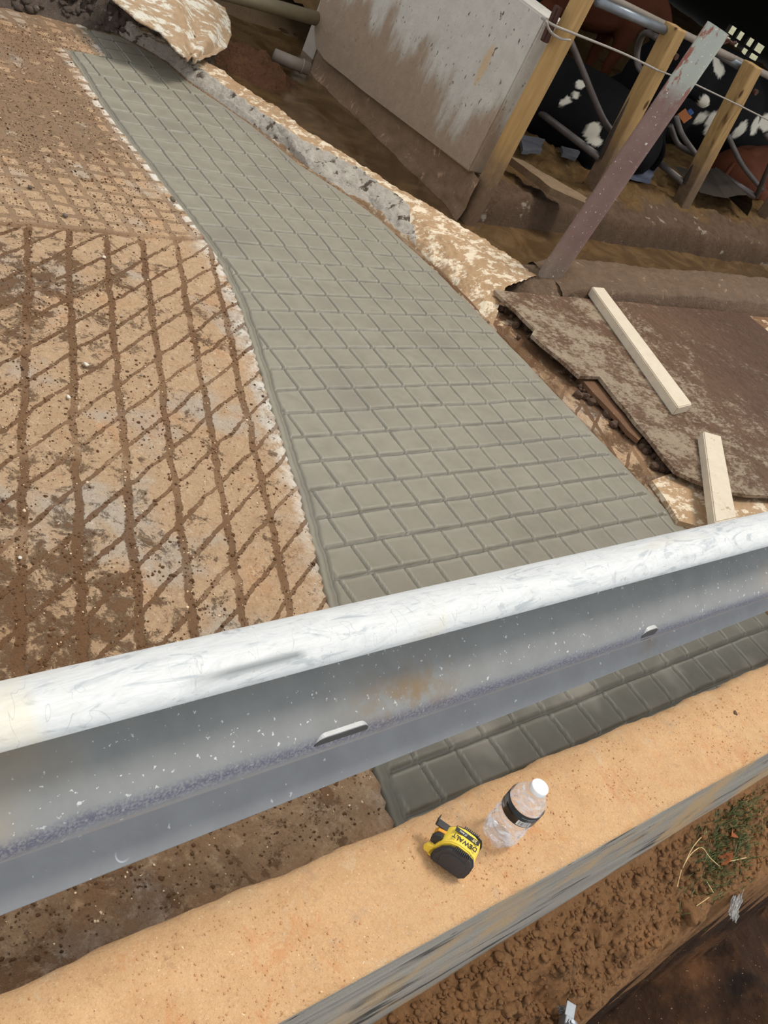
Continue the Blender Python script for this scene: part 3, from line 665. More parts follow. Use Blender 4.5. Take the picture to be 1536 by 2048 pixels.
# wire
bm = bmesh.new(); wp = [PY(1084, 36, 2.545), PY(1110, 52, 2.44), PY(1145, 66, 2.44), PY(1230, 100, 2.6), PY(1270, 118, 2.64), PY(1316, 141, 2.66)]
tube(bm, curve_pts([tuple(p) for p in wp], 40), .0045, 8); w1 = wp[-1]
o = empty('fence_wire', tuple(wp[0])); off = Vector(o.location)
me = from_bm('wire_run', bm, plain('weathered_wire', lin(164, 156, 146), .6, .3), o, True); me.location = -off
bm = bmesh.new(); tube(bm, [PY(1316, 141, 2.665), PY(1383, 165, 2.665), PY(1483, 213, 2.665), PY(1560, 252, 2.665)], .0035, 8)
q = from_bm('wire_run', bm, bpy.data.materials['weathered_wire'], o, True); q.location = -off
bm = bmesh.new(); tube(bm, curve_pts([tuple(PY(1092, 42, 2.44)), tuple(PY(1100, 62, 2.435)), tuple(PY(1118, 76, 2.435)), tuple(PY(1140, 80, 2.44))], 16), .0045, 8)
q = from_bm('wire_knot', bm, bpy.data.materials['weathered_wire'], o, True); q.location = -off
tag(o, 'thin wire strung from the concrete wall through the stall posts', 'wire')

# leaning steel pipe in the foreground of the barn
g = G('rust_and_paint_pipe', .6, .1, .4)
x, y, z = g.xyz()
c = g.mix(g.noise(14, 6, .65), lin(112, 86, 80), lin(150, 120, 112))
c = g.mix(g.ss(g.m2('ADD', z, g.m2('MULTIPLY', g.noise(9, 4), .2)), .78, .90), c, g.mix(g.ss(g.noise(9, 5, .6, g.scale((2, 2, 1))), .48, .54), lin(172, 176, 166), lin(148, 92, 76)))
c = g.mix(g.ss(g.m2('ADD', z, g.m2('MULTIPLY', g.noise(30, 4), .2)), .36, .10), c, g.mix(g.noise(60, 5), lin(110, 92, 76), lin(170, 152, 134)))
c = g.mix(g.ss(g.noise(120, 3, .6), .66, .70), c, lin(226, 220, 212))
g.col(c); g.bump(g.noise(60, 5), .001, .5)
bse = P(1085, 572, 0.); tp = PX(1437, 56, 3.0)
e = empty('leaning_steel_pipe', tuple(bse)); tag(e, 'rusty round steel pipe leaning in front of the stall posts, planted by the channel', 'pipe')
d = Vector(tp)-Vector(bse)
bm = bmesh.new(); n_ = 20; pts = [d*(-.12+1.12*k/n_) for k in range(n_+1)]
tube(bm, pts, [.041]*(n_+1), 32, False)
tube(bm, [d*.9, d*.999], [.037, .037], 32, True)
pipe_o = from_bm('pipe_tube', bm, g.m, e, True)
for v_ in (0,):
    bm = bmesh.new(); q = d*.955; s = Vector((RT[0], RT[1], RT[2])); u_ = Vector((UP[0], UP[1], UP[2]))
    tube(bm, curve_pts([q+s*.036, q+s*.058+u_*.004, q+s*.072-u_*.006, q+s*.085-u_*.004]), .005, 8); tube(bm, curve_pts([q+s*.038-u_*.01, q+s*.066-u_*.002, q+s*.08-u_*.014]), .003, 8)
    from_bm('wire_stub', bm, M_CHAN, e, True)

# ---------------------------------------------------------------- cows (continuous remeshed bodies)
def cow_mesh(name, blobs, limbs, white, vox=.012):
    bm = bmesh.new()
    for c, r, rz, ry in blobs:
        v = bmesh.ops.create_icosphere(bm, subdivisions=3, radius=1)['verts']
        M = Matrix.Translation(Vector(c)) @ Matrix.Rotation(rz, 4, 'Z') @ Matrix.Rotation(ry, 4, 'Y') @ Matrix.Diagonal((*r, 1))
        bmesh.ops.transform(bm, matrix=M, verts=v)
    for pts, rad in limbs:
        tube(bm, pts, rad, 14)
        for p, rr in ((pts[0], rad[0]), (pts[-1], rad[-1])):
            v = bmesh.ops.create_icosphere(bm, subdivisions=2, radius=rr)['verts']; bmesh.ops.translate(bm, verts=v, vec=Vector(p))
        for p, rr in list(zip(pts, rad))[1:-1]:
            v = bmesh.ops.create_icosphere(bm, subdivisions=2, radius=rr)['verts']; bmesh.ops.translate(bm, verts=v, vec=Vector(p))
    me = bpy.data.meshes.new(name); bm.to_mesh(me); bm.free()
    o = bpy.data.objects.new('tmp', me); C.objects.link(o)
    r = o.modifiers.new('r', 'REMESH'); r.mode = 'VOXEL'; r.voxel_size = vox
    s = o.modifiers.new('s', 'SMOOTH'); s.factor = .8; s.iterations = 7
    dg = bpy.context.evaluated_depsgraph_get(); dg.update()
    m2 = bpy.data.meshes.new_from_object(o.evaluated_get(dg)); m2.name = name
    bpy.data.objects.remove(o); bpy.data.meshes.remove(me)
    m2.polygons.foreach_set('use_smooth', [True]*len(m2.polygons))
    co = np.zeros(len(m2.vertices)*3, np.float32); m2.vertices.foreach_get('co', co); co = co.reshape(-1, 3)
    return m2
def paint_white(e, spots):
    """white patches of the coat, each given by a point on the hide and a radius"""
    bpy.context.view_layer.update()
    b = [c for c in e.children if c.name.startswith('body')][0]; me = b.data
    co = np.zeros(len(me.vertices)*3, np.float32); me.vertices.foreach_get('co', co); co = co.reshape(-1, 3)
    nz = vnoise(co[:, 0]+co[:, 2]*1.3, co[:, 1]+co[:, 2], 12, 81, 3)*.5; wv = np.zeros(len(co)); iv = b.matrix_world.inverted(); hits = []
    for (px, py, r) in spots:
        o_ = iv @ Vector(EYE); d_ = (iv.to_3x3() @ Vector(ray(px, py))).normalized()
        ok, h, n_, i_ = b.ray_cast(o_, d_)
        if not ok: print('MISS', e.name, px, py); continue
        dd = np.sqrt(((co-np.array(h))**2).sum(1))/r; wv = np.maximum(wv, np.clip((1-dd+nz)*6, 0, 1)); hits.append(b.matrix_world @ h)
    a = me.attributes.new('white', 'FLOAT', 'POINT'); a.data.foreach_set('value', wv.astype(np.float32)); return hits
def m_hide(name, a, b, wh):
    g = G(name, .8, 0, .12); c = g.mix(g.noise(30, 5, .7, g.scale((1, 3, 3))), a, b)
    g.col(g.mix(g.attr('white'), c, wh)); g.bump(g.noise(120, 4, .7), .002, .4); return g.m
M_HB = m_hide('black_hide', lin(9, 9, 10), lin(24, 23, 24), lin(226, 218, 200))
M_HR = m_hide('red_brown_hide', lin(74, 40, 26), lin(118, 68, 46), lin(226, 214, 196))
M_HORN = plain('dark_hoof', lin(50, 42, 34), .6)
def standing(name, loc, rz, scl, mat, label, white, head_down=.0):
    """local +x = towards the head; feet at z=0; shoulder height ~1.35"""
    bl = [((-.55, 0, 1.06), (.36, .28, .30), 0, 0), ((-.1, 0, 1.0), (.62, .33, .36), 0, 0), ((.45, 0, 1.02), (.38, .27, .38), 0, 0), ((-.78, 0, 1.18), (.16, .22, .15), 0, 0),
          ((.0, 0, .84), (.5, .28, .26), 0, 0), ((.55, 0, 1.30), (.22, .12, .12), 0, 0), ((-.45, 0, .72), (.14, .13, .12), 0, 0),
          ((1.32, 0, 1.18-head_down), (.17, .11, .13), 0, .5), ((1.50, 0, 1.06-head_down), (.15, .075, .08), 0, .6), ((1.60, 0, .99-head_down), (.07, .065, .06), 0, .5)]
    lm = [([(.6, 0, 1.12), (.9, 0, 1.2-head_down*.4), (1.25, 0, 1.2-head_down)], [.24, .17, .12])]
    for s in (-1, 1):
        lm.append(([(.5, .16*s, .85), (.52, .17*s, .5), (.50, .17*s, .42), (.52, .17*s, .12), (.55, .17*s, .03)], [.13, .075, .07, .045, .055]))
        lm.append(([(-.62, .15*s, 1.0), (-.55, .18*s, .72), (-.80, .17*s, .50), (-.74, .17*s, .12), (-.70, .17*s, .03)], [.22, .14, .065, .045, .055]))
        lm.append(([(1.28, .08*s, 1.27-head_down), (1.22, .22*s, 1.25-head_down)], [.035, .045]))
    me = cow_mesh('body', bl, lm, white, .02)
    e = empty(name, loc, (0, 0, rz)); e.scale = (scl,)*3; tag(e, label, 'cow')
    link('body', me, mat, e)
    bm = bmesh.new(); tube(bm, curve_pts([(-.86, 0, 1.26), (-.98, 0, 1.1), (-.97, .03, .7), (-.95, .02, .35)]), .028, 8); tube(bm, [(-.95, .02, .38), (-.94, .02, .25), (-.94, .02, .12)], [.03, .055, .01], 10)
    from_bm('tail', bm, mat, e, True)
    return e
def lying(name, loc, rz, scl, mat, label, white, head=(1.15, .25, .75), htw=.5, tagged=False):
    """local +x towards the head; resting on its brisket, z=0 bed"""
    hx, hy, hz = head
    bl = [((-.5, 0, .36), (.40, .36, .36), 0, 0), ((0, 0, .38), (.60, .38, .38), 0, 0), ((.45, 0, .40), (.38, .30, .38), 0, 0), ((-.62, 0, .58), (.2, .24, .14), 0, 0), ((.1, 0, .70), (.6, .10, .08), 0, 0),
          ((hx, hy, hz), (.17, .11, .13), htw, .4), ((hx+.19*math.cos(htw), hy+.19*math.sin(htw), hz-.10), (.15, .075, .08), htw, .5), ((hx+.30*math.cos(htw), hy+.30*math.sin(htw), hz-.16), (.07, .065, .06), htw, .4)]
    lm = [([(.55, 0, .45), (.5*(.55+hx), hy*.5, .5*(.5+hz)), (hx-.05, hy, hz)], [.25, .17, .12])]
    for s in (-1, 1):
        lm.append(([(.5, .2*s, .30), (.80, .26*s, .16), (.58, .30*s, .07), (.48, .28*s, .05)], [.13, .08, .05, .05]))
        lm.append(([(hx-.03, hy+.09*s, hz+.09), (hx-.08-.1*s*math.sin(htw), hy+.20*s, hz+.06)], [.035, .048]))
    lm.append(([(-.6, -.2, .35), (-.2, -.38, .26), (-.45, -.46, .12), (-.05, -.50, .07), (.05, -.50, .06)], [.22, .15, .075, .05, .055]))
    lm.append(([(-.6, .2, .35), (-.2, .34, .22), (-.5, .42, .10), (-.15, .46, .06)], [.20, .13, .07, .05]))
    me = cow_mesh('body', bl, lm, white, .02)
    e = empty(name, loc, (0, 0, rz)); e.scale = (scl,)*3; tag(e, label, 'cow'); link('body', me, mat, e)
    bm = bmesh.new(); tube(bm, curve_pts([(-.84, 0, .55), (-.98, -.04, .35), (-.96, -.16, .10), (-.80, -.30, .05)]), .026, 8); from_bm('tail', bm, mat, e, True)
    return e
c1 = lying('lying_black_cow', (4.02, 3.16, .02), math.radians(150), .56, M_HB, 'black cow lying on the bedding between the wall-end post and the next stall post', [], head=(1.05, .1, .55), htw=.3)
paint_white(c1, [(1186, 262, .07), (1192, 282, .05), (1180, 275, .05), (1160, 168, .04), (1152, 190, .03), (1125, 205, .03), (1135, 200, .03)])
c2 = lying('black_and_white_cow', (5.6, 3.58, .02), math.radians(180), .84, M_HB, 'black and white cow with an orange ear tag behind the leaning pipe', [], head=(1.0, .36, .48), htw=.9)
h2 = paint_white(c2, [(1475, 88, .10), (1435, 128, .09), (1405, 215, .05), (1412, 200, .04), (1400, 235, .05), (1430, 245, .08), (1424, 262, .06), (1480, 262, .07), (1510, 250, .07), (1530, 246, .07)])
tg = Vector(ray(1369, 232)); c3 = lying('lying_brown_cow', (5.72, 3.12, .0), math.radians(15), .42, M_HR, 'brown cow lying behind the right stall posts at the photo edge', [], head=(1.1, 0, .6))
paint_white(c3, [])
c4 = standing('standing_brown_cow', (5.30, 4.45, .0), math.radians(-14), .56, M_HR, 'red-brown cow standing behind the top tube of the stall divider', [], .45)
paint_white(c4, [(1228, 150, .1)])
q = P(1160, 20, .5)
c5 = standing('standing_black_cow', (q[0]+.3, q[1]+.9, .0), math.radians(60), .66, M_HB, 'black cow standing in the dark at the back of the stalls near the wall-end post', [], .1)
paint_white(c5, [(1170, 15, .12), (1195, 25, .08)])
bpy.context.view_layer.update()
ok, hit, nrm, idx, ob, mw = sc.ray_cast(bpy.context.evaluated_depsgraph_get(), Vector(EYE), tg)
if ob is not None:
    cc = Vector(hit)-tg*.03; Rm = Matrix((RT*.8+UP*.6, -RT*.6+UP*.8, -FW)).transposed()
    bm = bmesh.new(); box(bm, cc, (.058, .064, .006), Rm, .002); t_ = from_bm('ear_tag', bm, plain('orange_tag', lin(206, 122, 60), .5), None)
    bm = bmesh.new(); box(bm, cc+Vector(RT)*.032+Vector(UP)*.022, (.03, .034, .012), Rm, .005); b_ = from_bm('tag_button', bm, plain('blue_button', lin(60, 96, 160), .5), t_)
    t_.parent = c2; t_.matrix_parent_inverse = c2.matrix_world.inverted(); t_['label'] = 'orange ear tag with blue button'
# barn clutter
bm.free()
def mat_piece(pts, z, label, mat, name='stall_mat', cat='mat', th=.018, group=None):
    bm = bmesh.new(); slab(bm, ragged([tuple(P(px, py, z)[:2]) for px, py in pts], .006, .04, len(pts)), z, z+th)
    o = from_bm(name, bm, mat); tag(o, label, cat, group); return o
mat_piece([(1035, 275), (1085, 285), (1078, 308), (1042, 308)], .125, 'grey rubber mat corner showing through the bedding beside the wall-end post', M_MAT)
mat_piece([(1118, 298), (1156, 308), (1150, 322), (1122, 314)], .125, 'small dark rubber mat scrap poking from the bedding left of the lower tube', M_MAT)
mat_piece([(1262, 322), (1310, 340), (1296, 368), (1252, 356)], .12, 'blue-grey rubber mat corner beside the leaning pipe', plain('blue_grey_mat', lin(96, 102, 118), .6))
mat_piece([(1012, 325), (1040, 335), (1168, 408), (1162, 418), (1098, 390)], .11, 'pale muddy plank lying on the ledge between the first two timber posts', m_mud('muddy_plank', lin(96, 76, 56), lin(150, 124, 94), lin(120, 96, 70), .8, .5), 'plank', 'plank', .03)
# curled sheet
M_CURL = plain('dull_sheet', lin(96, 86, 76), .5, .3)
a0 = Vector(PY(1400, 385, 2.70)); a1 = Vector(PY(1500, 425, 2.66))
bm = bmesh.new(); prof = [(0, .0), (.25, .012), (.45, .03), (.6, .075), (.75, .10), (.88, .09), (.96, .05), (1, -.03)]
ax = a1-a0; bk = Vector((.05, .26, .01)); vs = []
for u, h in prof:
    p = a0+ax*u+Vector((0, 0, h*.75)); vs.append((bm.verts.new(p), bm.verts.new(p+bk)))
for (a, b), (c, d) in zip(vs, vs[1:]): bm.faces.new((a, b, d, c))
bmesh.ops.solidify(bm, geom=list(bm.faces), thickness=.006)
o = from_bm('curled_metal_sheet', bm, M_CURL, None, True); tag(o, 'bent dark metal sheet curled on the bedding between the two right stall posts', 'sheet')

# ---------------------------------------------------------------- sheets and boards right of the strip
M_PLY = m_ply()
M_PLYD = m_mud('mud_caked_board', lin(86, 58, 40), lin(138, 100, 70), lin(176, 146, 112), .75, .60)
def sheet(name, pts, z, th, label, mat, seed, tilt=None):
    pl = [P(px, py, z)[:2] for px, py in pts]
    out = ragged([tuple(p) for p in pl], .004, .05, seed)
    bm = bmesh.new(); slab(bm, out, z, z+th)
    o = from_bm(name, bm, mat); tag(o, label, 'board'); return o
sheet('plywood_sheet', [(986, 586), (1490, 632), (1560, 690), (1700, 820), (1700, 1010), (1440, 990), (1345, 947), (1195, 760), (1155, 757), (1058, 674), (1066, 664)], .035, .012, 'large mud-covered plywood sheet with a broken edge beside the fresh strip', M_PLY, 3)
sheet('broken_board', [(1150, 745), (1230, 790), (1290, 868), (1272, 886), (1255, 872), (1160, 768)], .012, .014, 'narrow mud-caked broken board poking out under the plywood edge', M_PLYD, 4)
sheet('broken_board', [(1298, 970), (1350, 952), (1536, 968), (1600, 1010), (1600, 1060), (1440, 1075), (1352, 1050)], .0, .016, 'pale muddy slab piece at the end of the plywood next to the guard rail', M_KERB, 5)
bm = bmesh.new()
for k in range(90):
    q = P(random.uniform(1000, 1340), 0, 0); t = random.random()
    px = 1000+t*345; py = 610+t*345+random.gauss(0, 10); q = P(px, py, .004); r_ = random.uniform(.005, .016)
    v = bmesh.ops.create_icosphere(bm, subdivisions=2, radius=r_)['verts']
    for vv in v: vv.co *= random.uniform(.8, 1.15)
    bmesh.ops.translate(bm, verts=v, vec=Vector((q[0], q[1], .008)))
o = from_bm('soil_crumbs', bm, plain('dark_soil', lin(84, 62, 46), .9), None, False); tag(o, 'dark soil crumbs packed along the broken plywood edge', 'soil', kind='stuff')
M_LUMB = m_mud('pale_lumber', lin(196, 180, 156), lin(228, 214, 192), lin(170, 146, 120), .75, .60, .002)
def lumber(pts, z, th, label):
    bm = bmesh.new(); slab(bm, [tuple(P(px, py, z+th)[:2]) for px, py in pts], z, z+th)
    bmesh.ops.bevel(bm, geom=list(bm.edges), offset=.003, segments=2, affect='EDGES')
    o = from_bm('lumber_offcut', bm, M_LUMB); tag(o, label, 'board', 'pale lumber offcuts on the muddy sheets')
lumber([(1184, 573), (1208, 575), (1385, 808), (1357, 815)], .047, .034, 'long pale lumber offcut lying across the muddy plywood sheet')
lumber([(1407, 862), (1443, 872), (1474, 1035), (1431, 1045)], .047, .034, 'short pale lumber offcut standing out near the guard rail')

# ---------------------------------------------------------------- top left: manure heap, muddy sheet, pipes, bucket
M_MAN = m_mud('dark_manure', lin(52, 43, 37), lin(158, 138, 122), lin(186, 170, 154), .55, .60, .03)
xs = np.arange(1.25, 2.45, .008); ys = np.arange(3.2, 4.6, .008); X, Y = np.meshgrid(xs, ys)
bx, by = [], []
for px, py in [(-60, 10), (0, 20), (60, 32), (120, 45), (175, 62), (230, 72), (300, 98), (345, 125), (380, 155)]:
    q = P(px, py, 0); bx.append(q[0]); by.append(q[1])
yb = np.interp(X, bx, by)
h = np.clip((Y-yb+.01)/.12, 0, 1); Z = -.03+h*.10+h*np.abs(vnoise(X, Y, 18, 91, 4, .7))*.09+h*np.abs(vnoise(X, Y, 34, 94, 3, .7))*.07+vnoise(X, Y, 50, 92, 3, .7)*.022*h
Z = np.where(X > 2.08, Z-(X-2.08)*.9, Z)
man = grid('manure_heap', X, Y, Z, M_MAN); rg = np.random.RandomState(9); mx = rg.uniform(1.3, 2.1, 900); my = rg.uniform(3.3, 4.0, 900)
mi_ = np.array([np.clip(np.round((mx-xs[0])/.008), 0, len(xs)-1), np.clip(np.round((my-ys[0])/.008), 0, len(ys)-1)]).astype(int); mz = Z[mi_[1], mi_[0]]; ok_ = mz > .01
ml = scatter('manure_lumps', np.stack([mx, my, mz], -1)[ok_], rg.uniform(.006, .022, ok_.sum()), M_MAN, 6); ml.parent = man; ml['kind'] = 'stuff'
tag(man, 'dark lumpy manure heaped along the far end of the fresh strip', 'manure', kind='stuff')
M_TARP = m_mud('muddy_plastic_sheet', lin(152, 112, 76), lin(236, 206, 168), lin(250, 242, 224), .4, .50, .012)
edge_l = [(205, -30), (232, 5), (262, 30), (290, 52), (318, 66), (335, 85), (350, 108), (365, 119)]
edge_r = [(390, -40), (420, 0), (448, 20), (458, 45), (462, 70), (452, 96), (430, 110), (398, 119)]
zl = [.17, .17, .165, .15, .14, .13, .115, .10]; zr = [.14, .14, .12, .10, .08, .07, .07, .09]
n1, n2 = 120, 50
TX = np.zeros((n1, n2)); TY = TX.copy(); TZ = TX.copy()
for i in range(n1):
    s = i/(n1-1)*7
    l = (np.interp(s, range(8), [e_[0] for e_ in edge_l]), np.interp(s, range(8), [e_[1] for e_ in edge_l])); r = (np.interp(s, range(8), [e_[0] for e_ in edge_r]), np.interp(s, range(8), [e_[1] for e_ in edge_r]))
    a = P(l[0], l[1], np.interp(s, range(8), zl)); b = P(r[0], r[1], np.interp(s, range(8), zr))
    for j in range(n2):
        t = j/(n2-1); q = a*(1-t)+b*t; TX[i, j], TY[i, j], TZ[i, j] = q[0], q[1], q[2]+.02*math.sin(PI*t)*(1-i/n1)+.012*math.sin(t*14+s)*math.sin(PI*t)
TZ += vnoise(TX, TY, 9, 93, 3)*.014
o = grid('muddy_plastic_sheet', TX, TY, TZ, M_TARP); tag(o, 'crumpled mud-smeared pale sheet draped beyond the far end of the fresh strip', 'sheet')
md = o.modifiers.new('t', 'SOLIDIFY'); md.thickness = .006
# folded strip of the same sheet
bm = bmesh.new(); rows_ = []
for (ax_, ay_), (bx_, by_) in zip([(318, 70), (345, 95), (362, 118)], [(345, 72), (372, 98), (400, 118)]):
    rows_.append((bm.verts.new(P(ax_, ay_, .09)), bm.verts.new(P(bx_, by_, .10))))
for (a, b), (c, d) in zip(rows_, rows_[1:]): bm.faces.new((a, b, d, c))
bmesh.ops.solidify(bm, geom=list(bm.faces), thickness=.006)
q = from_bm('folded_flap', bm, M_TARP, o)
# reddish soil heap in the channel
xs = np.arange(2.15, 2.95, .008); ys = np.arange(3.0, 4.2, .008); X, Y = np.meshgrid(xs, ys)
c0 = P(510, 112, 0.); Z = -.12+.14*np.exp(-(((X-c0[0])/.22)**2+((Y-c0[1])/.24)**2))+np.abs(vnoise(X, Y, 16, 95, 4, .65))*.045-.01
o = grid('red_soil_heap', X, Y, Z, m_dirt('red_brown_soil', lin(84, 56, 38), lin(150, 100, 68), .7)); tag(o, 'reddish soil heap slumped into the slurry channel', 'soil', kind='stuff')
bm = bmesh.new(); a = P(470, -8, .16); b = P(636, 38, .16); tube(bm, [a-(b-a)*.6, a, b], .030, 18)
o = from_bm('long_pipe', bm, plain('dull_beige_pipe', lin(150, 138, 112), .5, .2), None, True); tag(o, 'dull beige pipe running from the far end of the concrete wall', 'pipe')
bm = bmesh.new(); a = P(548, 110, .0); b = P(618, 138, .0); tube(bm, [a, b], .028, 18); tube(bm, [b-(b-a)*.22, b-(b-a)*.18], .032, 18)
o = from_bm('pipe_stub', bm, plain('grey_plastic_pipe', lin(140, 126, 112), .5), None, True); tag(o, 'short grey pipe half sunk in mud at the foot of the wall', 'pipe')
bm = bmesh.new(); ww = P(628, 30, .3)
box(bm, (3.05, 3.93, .35), (.05, .10, 1.0), None, .004); o = from_bm('wall_end_post', bm, plain('pale_post', lin(176, 164, 152), .7)); tag(o, 'pale upright board behind the far end of the concrete wall', 'post')
# bucket at the left edge
q = P(0, 78, 0.); bc = Vector((q[0], q[1], 0))-Vector((RT[0], RT[1], 0)).normalized()*.135
e = empty('white_bucket', (bc.x, bc.y+.06, .004)); tag(e, 'white plastic bucket with a red band at the top left edge', 'bucket')
bm = bmesh.new(); rr = lathe(bm, [(.118, 0), (.122, .01), (.140, .33), (.148, .332), (.148, .35), (.138, .35), (.118, .012)], 48); bm.faces.new(rr[0][::-1]); bm.faces.new(rr[-1])
from_bm('bucket_body', bm, plain('white_plastic', lin(226, 228, 230), .4), e, True)
bm = bmesh.new(); lathe(bm, [(.1265, .05), (.1275, .05), (.1345, .15), (.1335, .15)], 48)
from_bm('red_band', bm, plain('red_print', lin(190, 50, 60), .4), e, True)

# ---------------------------------------------------------------- water bottle on the curb
CZ = .0515
BS = .70; capc = P(1081, 1573, CZ+.200*BS)
e = empty('water_bottle', (capc[0], capc[1], CZ)); e.scale = (.93, .93, BS); tag(e, 'clear plastic water bottle with white cap standing on the curb beside the tape measure', 'bottle')
g = G('clear_plastic', .07, 0, .8); g.col(lin(240, 240, 246)); g.set(g.b.inputs['Alpha'], g.ss(g.noise(1, 5, .6, g.scale((40, 40, 130))), .48, .68, .08, .50)); g.b.inputs['Coat Weight'].default_value = 1; g.b.inputs['Coat Roughness'].default_value = .03; M_PET = g.m
def feet(a, z):
    k = max(0, 1-z/.022); rib = .0014*math.sin(3*a+z*190) if .02 < z < .105 else 0
    return -k*.006*(.5-.5*math.cos(5*a))**2+rib
prof = [(.018, .004), (.024, .0015), (.0285, .003), (.0315, .010), (.0322, .020)]
z = .024
while z < .100: prof.append((.0312+.0018*math.cos((z-.024)*2*PI/.0165), z)); z += .0022
prof += [(.0324, .102), (.0328, .104), (.0328, .145), (.0324, .149), (.0305, .156), (.0265, .167), (.0205, .177), (.0155, .184), (.0132, .188), (.0128, .190)]
inner = [(r-.0007, z+(.0008 if i < 4 else 0)) for i, (r, z) in enumerate(prof)]
bm = bmesh.new()
ro = lathe(bm, prof, 80, feet); ri = lathe(bm, inner, 80, feet)
for k in range(80): bm.faces.new((ro[-1][k], ro[-1][(k+1) % 80], ri[-1][(k+1) % 80], ri[-1][k]))
bm.faces.new(ro[0][::-1]); bm.faces.new(ri[0])
from_bm('bottle_body', bm, M_PET, e, True)
bm = bmesh.new(); rr = lathe(bm, [(.0150, .186), (.0155, .187), (.0155, .198), (.0148, .2005), (.012, .201)], 48, lambda a, z: .0003*math.cos(a*48/2) if z < .198 else 0)
bm.faces.new(rr[-1]); bm.faces.new(rr[0][::-1]); from_bm('cap', bm, plain('white_cap', lin(245, 245, 245), .4, 0, .02), e, True)['label'] = 'white screw cap'
ca = math.atan2(-capc[1], -capc[0])
bm = bmesh.new(); n = 60; rings = []
for k in range(n+1):
    a = ca-2.0+4.0*k/n; rings.append([bm.verts.new((r_*math.cos(a), r_*math.sin(a), z_)) for r_, z_ in ((.03295, .1055), (.03310, .1055), (.03310, .1440), (.03295, .1440))])
for a_, b_ in zip(rings, rings[1:]):
    for j in range(4): bm.faces.new((a_[j], b_[j], b_[(j+1) % 4], a_[(j+1) % 4]))
bm.faces.new(rings[0]); bm.faces.new(rings[-1][::-1])
lab = from_bm('label_band', bm, plain('black_label', lin(24, 23, 24), .35, 0, .1), e, True); lab['label'] = 'black printed label band'
# small white barcode patch on the band, facing the camera's right side
def on_band(a0, a1, z0, z1, r, mat, name, par):
    bm = bmesh.new(); n = 10; v = []
    for k in range(n+1):
        a = a0+(a1-a0)*k/n; v.append((bm.verts.new((r*math.cos(a), r*math.sin(a), z0)), bm.verts.new((r*math.cos(a), r*math.sin(a), z1))))
    for (p, q_), (s, t) in zip(v, v[1:]): bm.faces.new((p, s, t, q_))
    return from_bm(name, bm, mat, par)
ca = math.atan2(-capc[1], -capc[0])
M_WP = plain('white_print', lin(232, 230, 226), .5, 0, .02); M_BP = plain('black_print', lin(20, 20, 20), .5, 0, .02)
on_band(ca+.30, ca+1.02, .108, .1235, .0332, M_WP, 'barcode_patch', lab)
rb = random.Random(3); a = ca+.36
while a < ca+.96:
    wd_ = rb.choice((.008, .014, .024)); on_band(a, a+wd_, .1095, .122, .03327, M_BP, 'barcode_bar', lab); a += wd_+rb.choice((.012, .02, .03))
for k in range(5): on_band(ca-1.15, ca-.62-.07*(k % 3), .1215+.0036*k, .1225+.0036*k, .0332, plain('grey_print', lin(170, 168, 164), .5) if k == 0 else bpy.data.materials['grey_print'], 'print_line', lab)
on_band(ca+.35, ca+.95, .134, .1352, .0332, bpy.data.materials['grey_print'], 'print_line', lab)

# ---------------------------------------------------------------- tape measure
A = P(907, 1662, CZ+.058); B = P(957, 1697, CZ+.058)
mid = (A+B)/2; ang = math.atan2(B[1]-A[1], B[0]-A[0])
e = empty('tape_measure', (mid[0]-.003*math.cos(ang), mid[1]-.003*math.sin(ang), CZ), (0, 0, ang)); e.scale = (.74, .80, .76); tag(e, 'yellow and black tape measure sitting on the curb left of the water bottle', 'tape measure')
M_YEL = plain('yellow_plastic', lin(244, 212, 74), .4, 0, .06, 60); M_GRIP = plain('charcoal_grip', lin(58, 56, 58), .6, 0, .2, 160)
# local x: front(-) to back(+); side profile (x,z)
L = .043
body = [(-.043, .006), (-.040, .001), (.036, .001), (.042, .008), (.0445, .030), (.043, .052), (.035, .068), (.020, .0755), (-.004, .0765), (-.020, .072), (-.031, .060), (-.038, .046), (-.041, .030), (-.044, .018)]
def prism(name, prof, y0, y1, mat, par, bev=.0025, seg=3):
    bm = bmesh.new(); a = [bm.verts.new((p[0], y0, p[1])) for p in prof]; b = [bm.verts.new((p[0], y1, p[1])) for p in prof]
    bm.faces.new(a); bm.faces.new(b[::-1])
    for i in range(len(a)): j = (i+1) % len(a); bm.faces.new((a[i], b[i], b[j], a[j]))
    bmesh.ops.recalc_face_normals(bm, faces=bm.faces)
    bmesh.ops.bevel(bm, geom=[ed for ed in bm.edges if abs(ed.verts[0].co.y-ed.verts[1].co.y) < 1e-6], offset=bev, segments=seg, affect='EDGES')
    o = from_bm(name, bm, mat, par); 
    for p in o.data.polygons: p.use_smooth = True
    md = o.modifiers.new('e', 'EDGE_SPLIT'); md.split_angle = math.radians(40)
    return o
prism('case', body, -.0215, .0215, M_YEL, e)
gp = [(-.030, .004), (.038, .003), (.0455, .012), (.047, .032), (.0445, .055), (.036, .070), (.022, .0745), (.012, .071), (-.006, .070), (-.018, .066), (-.030, .052), (-.037, .030), (-.036, .012)]
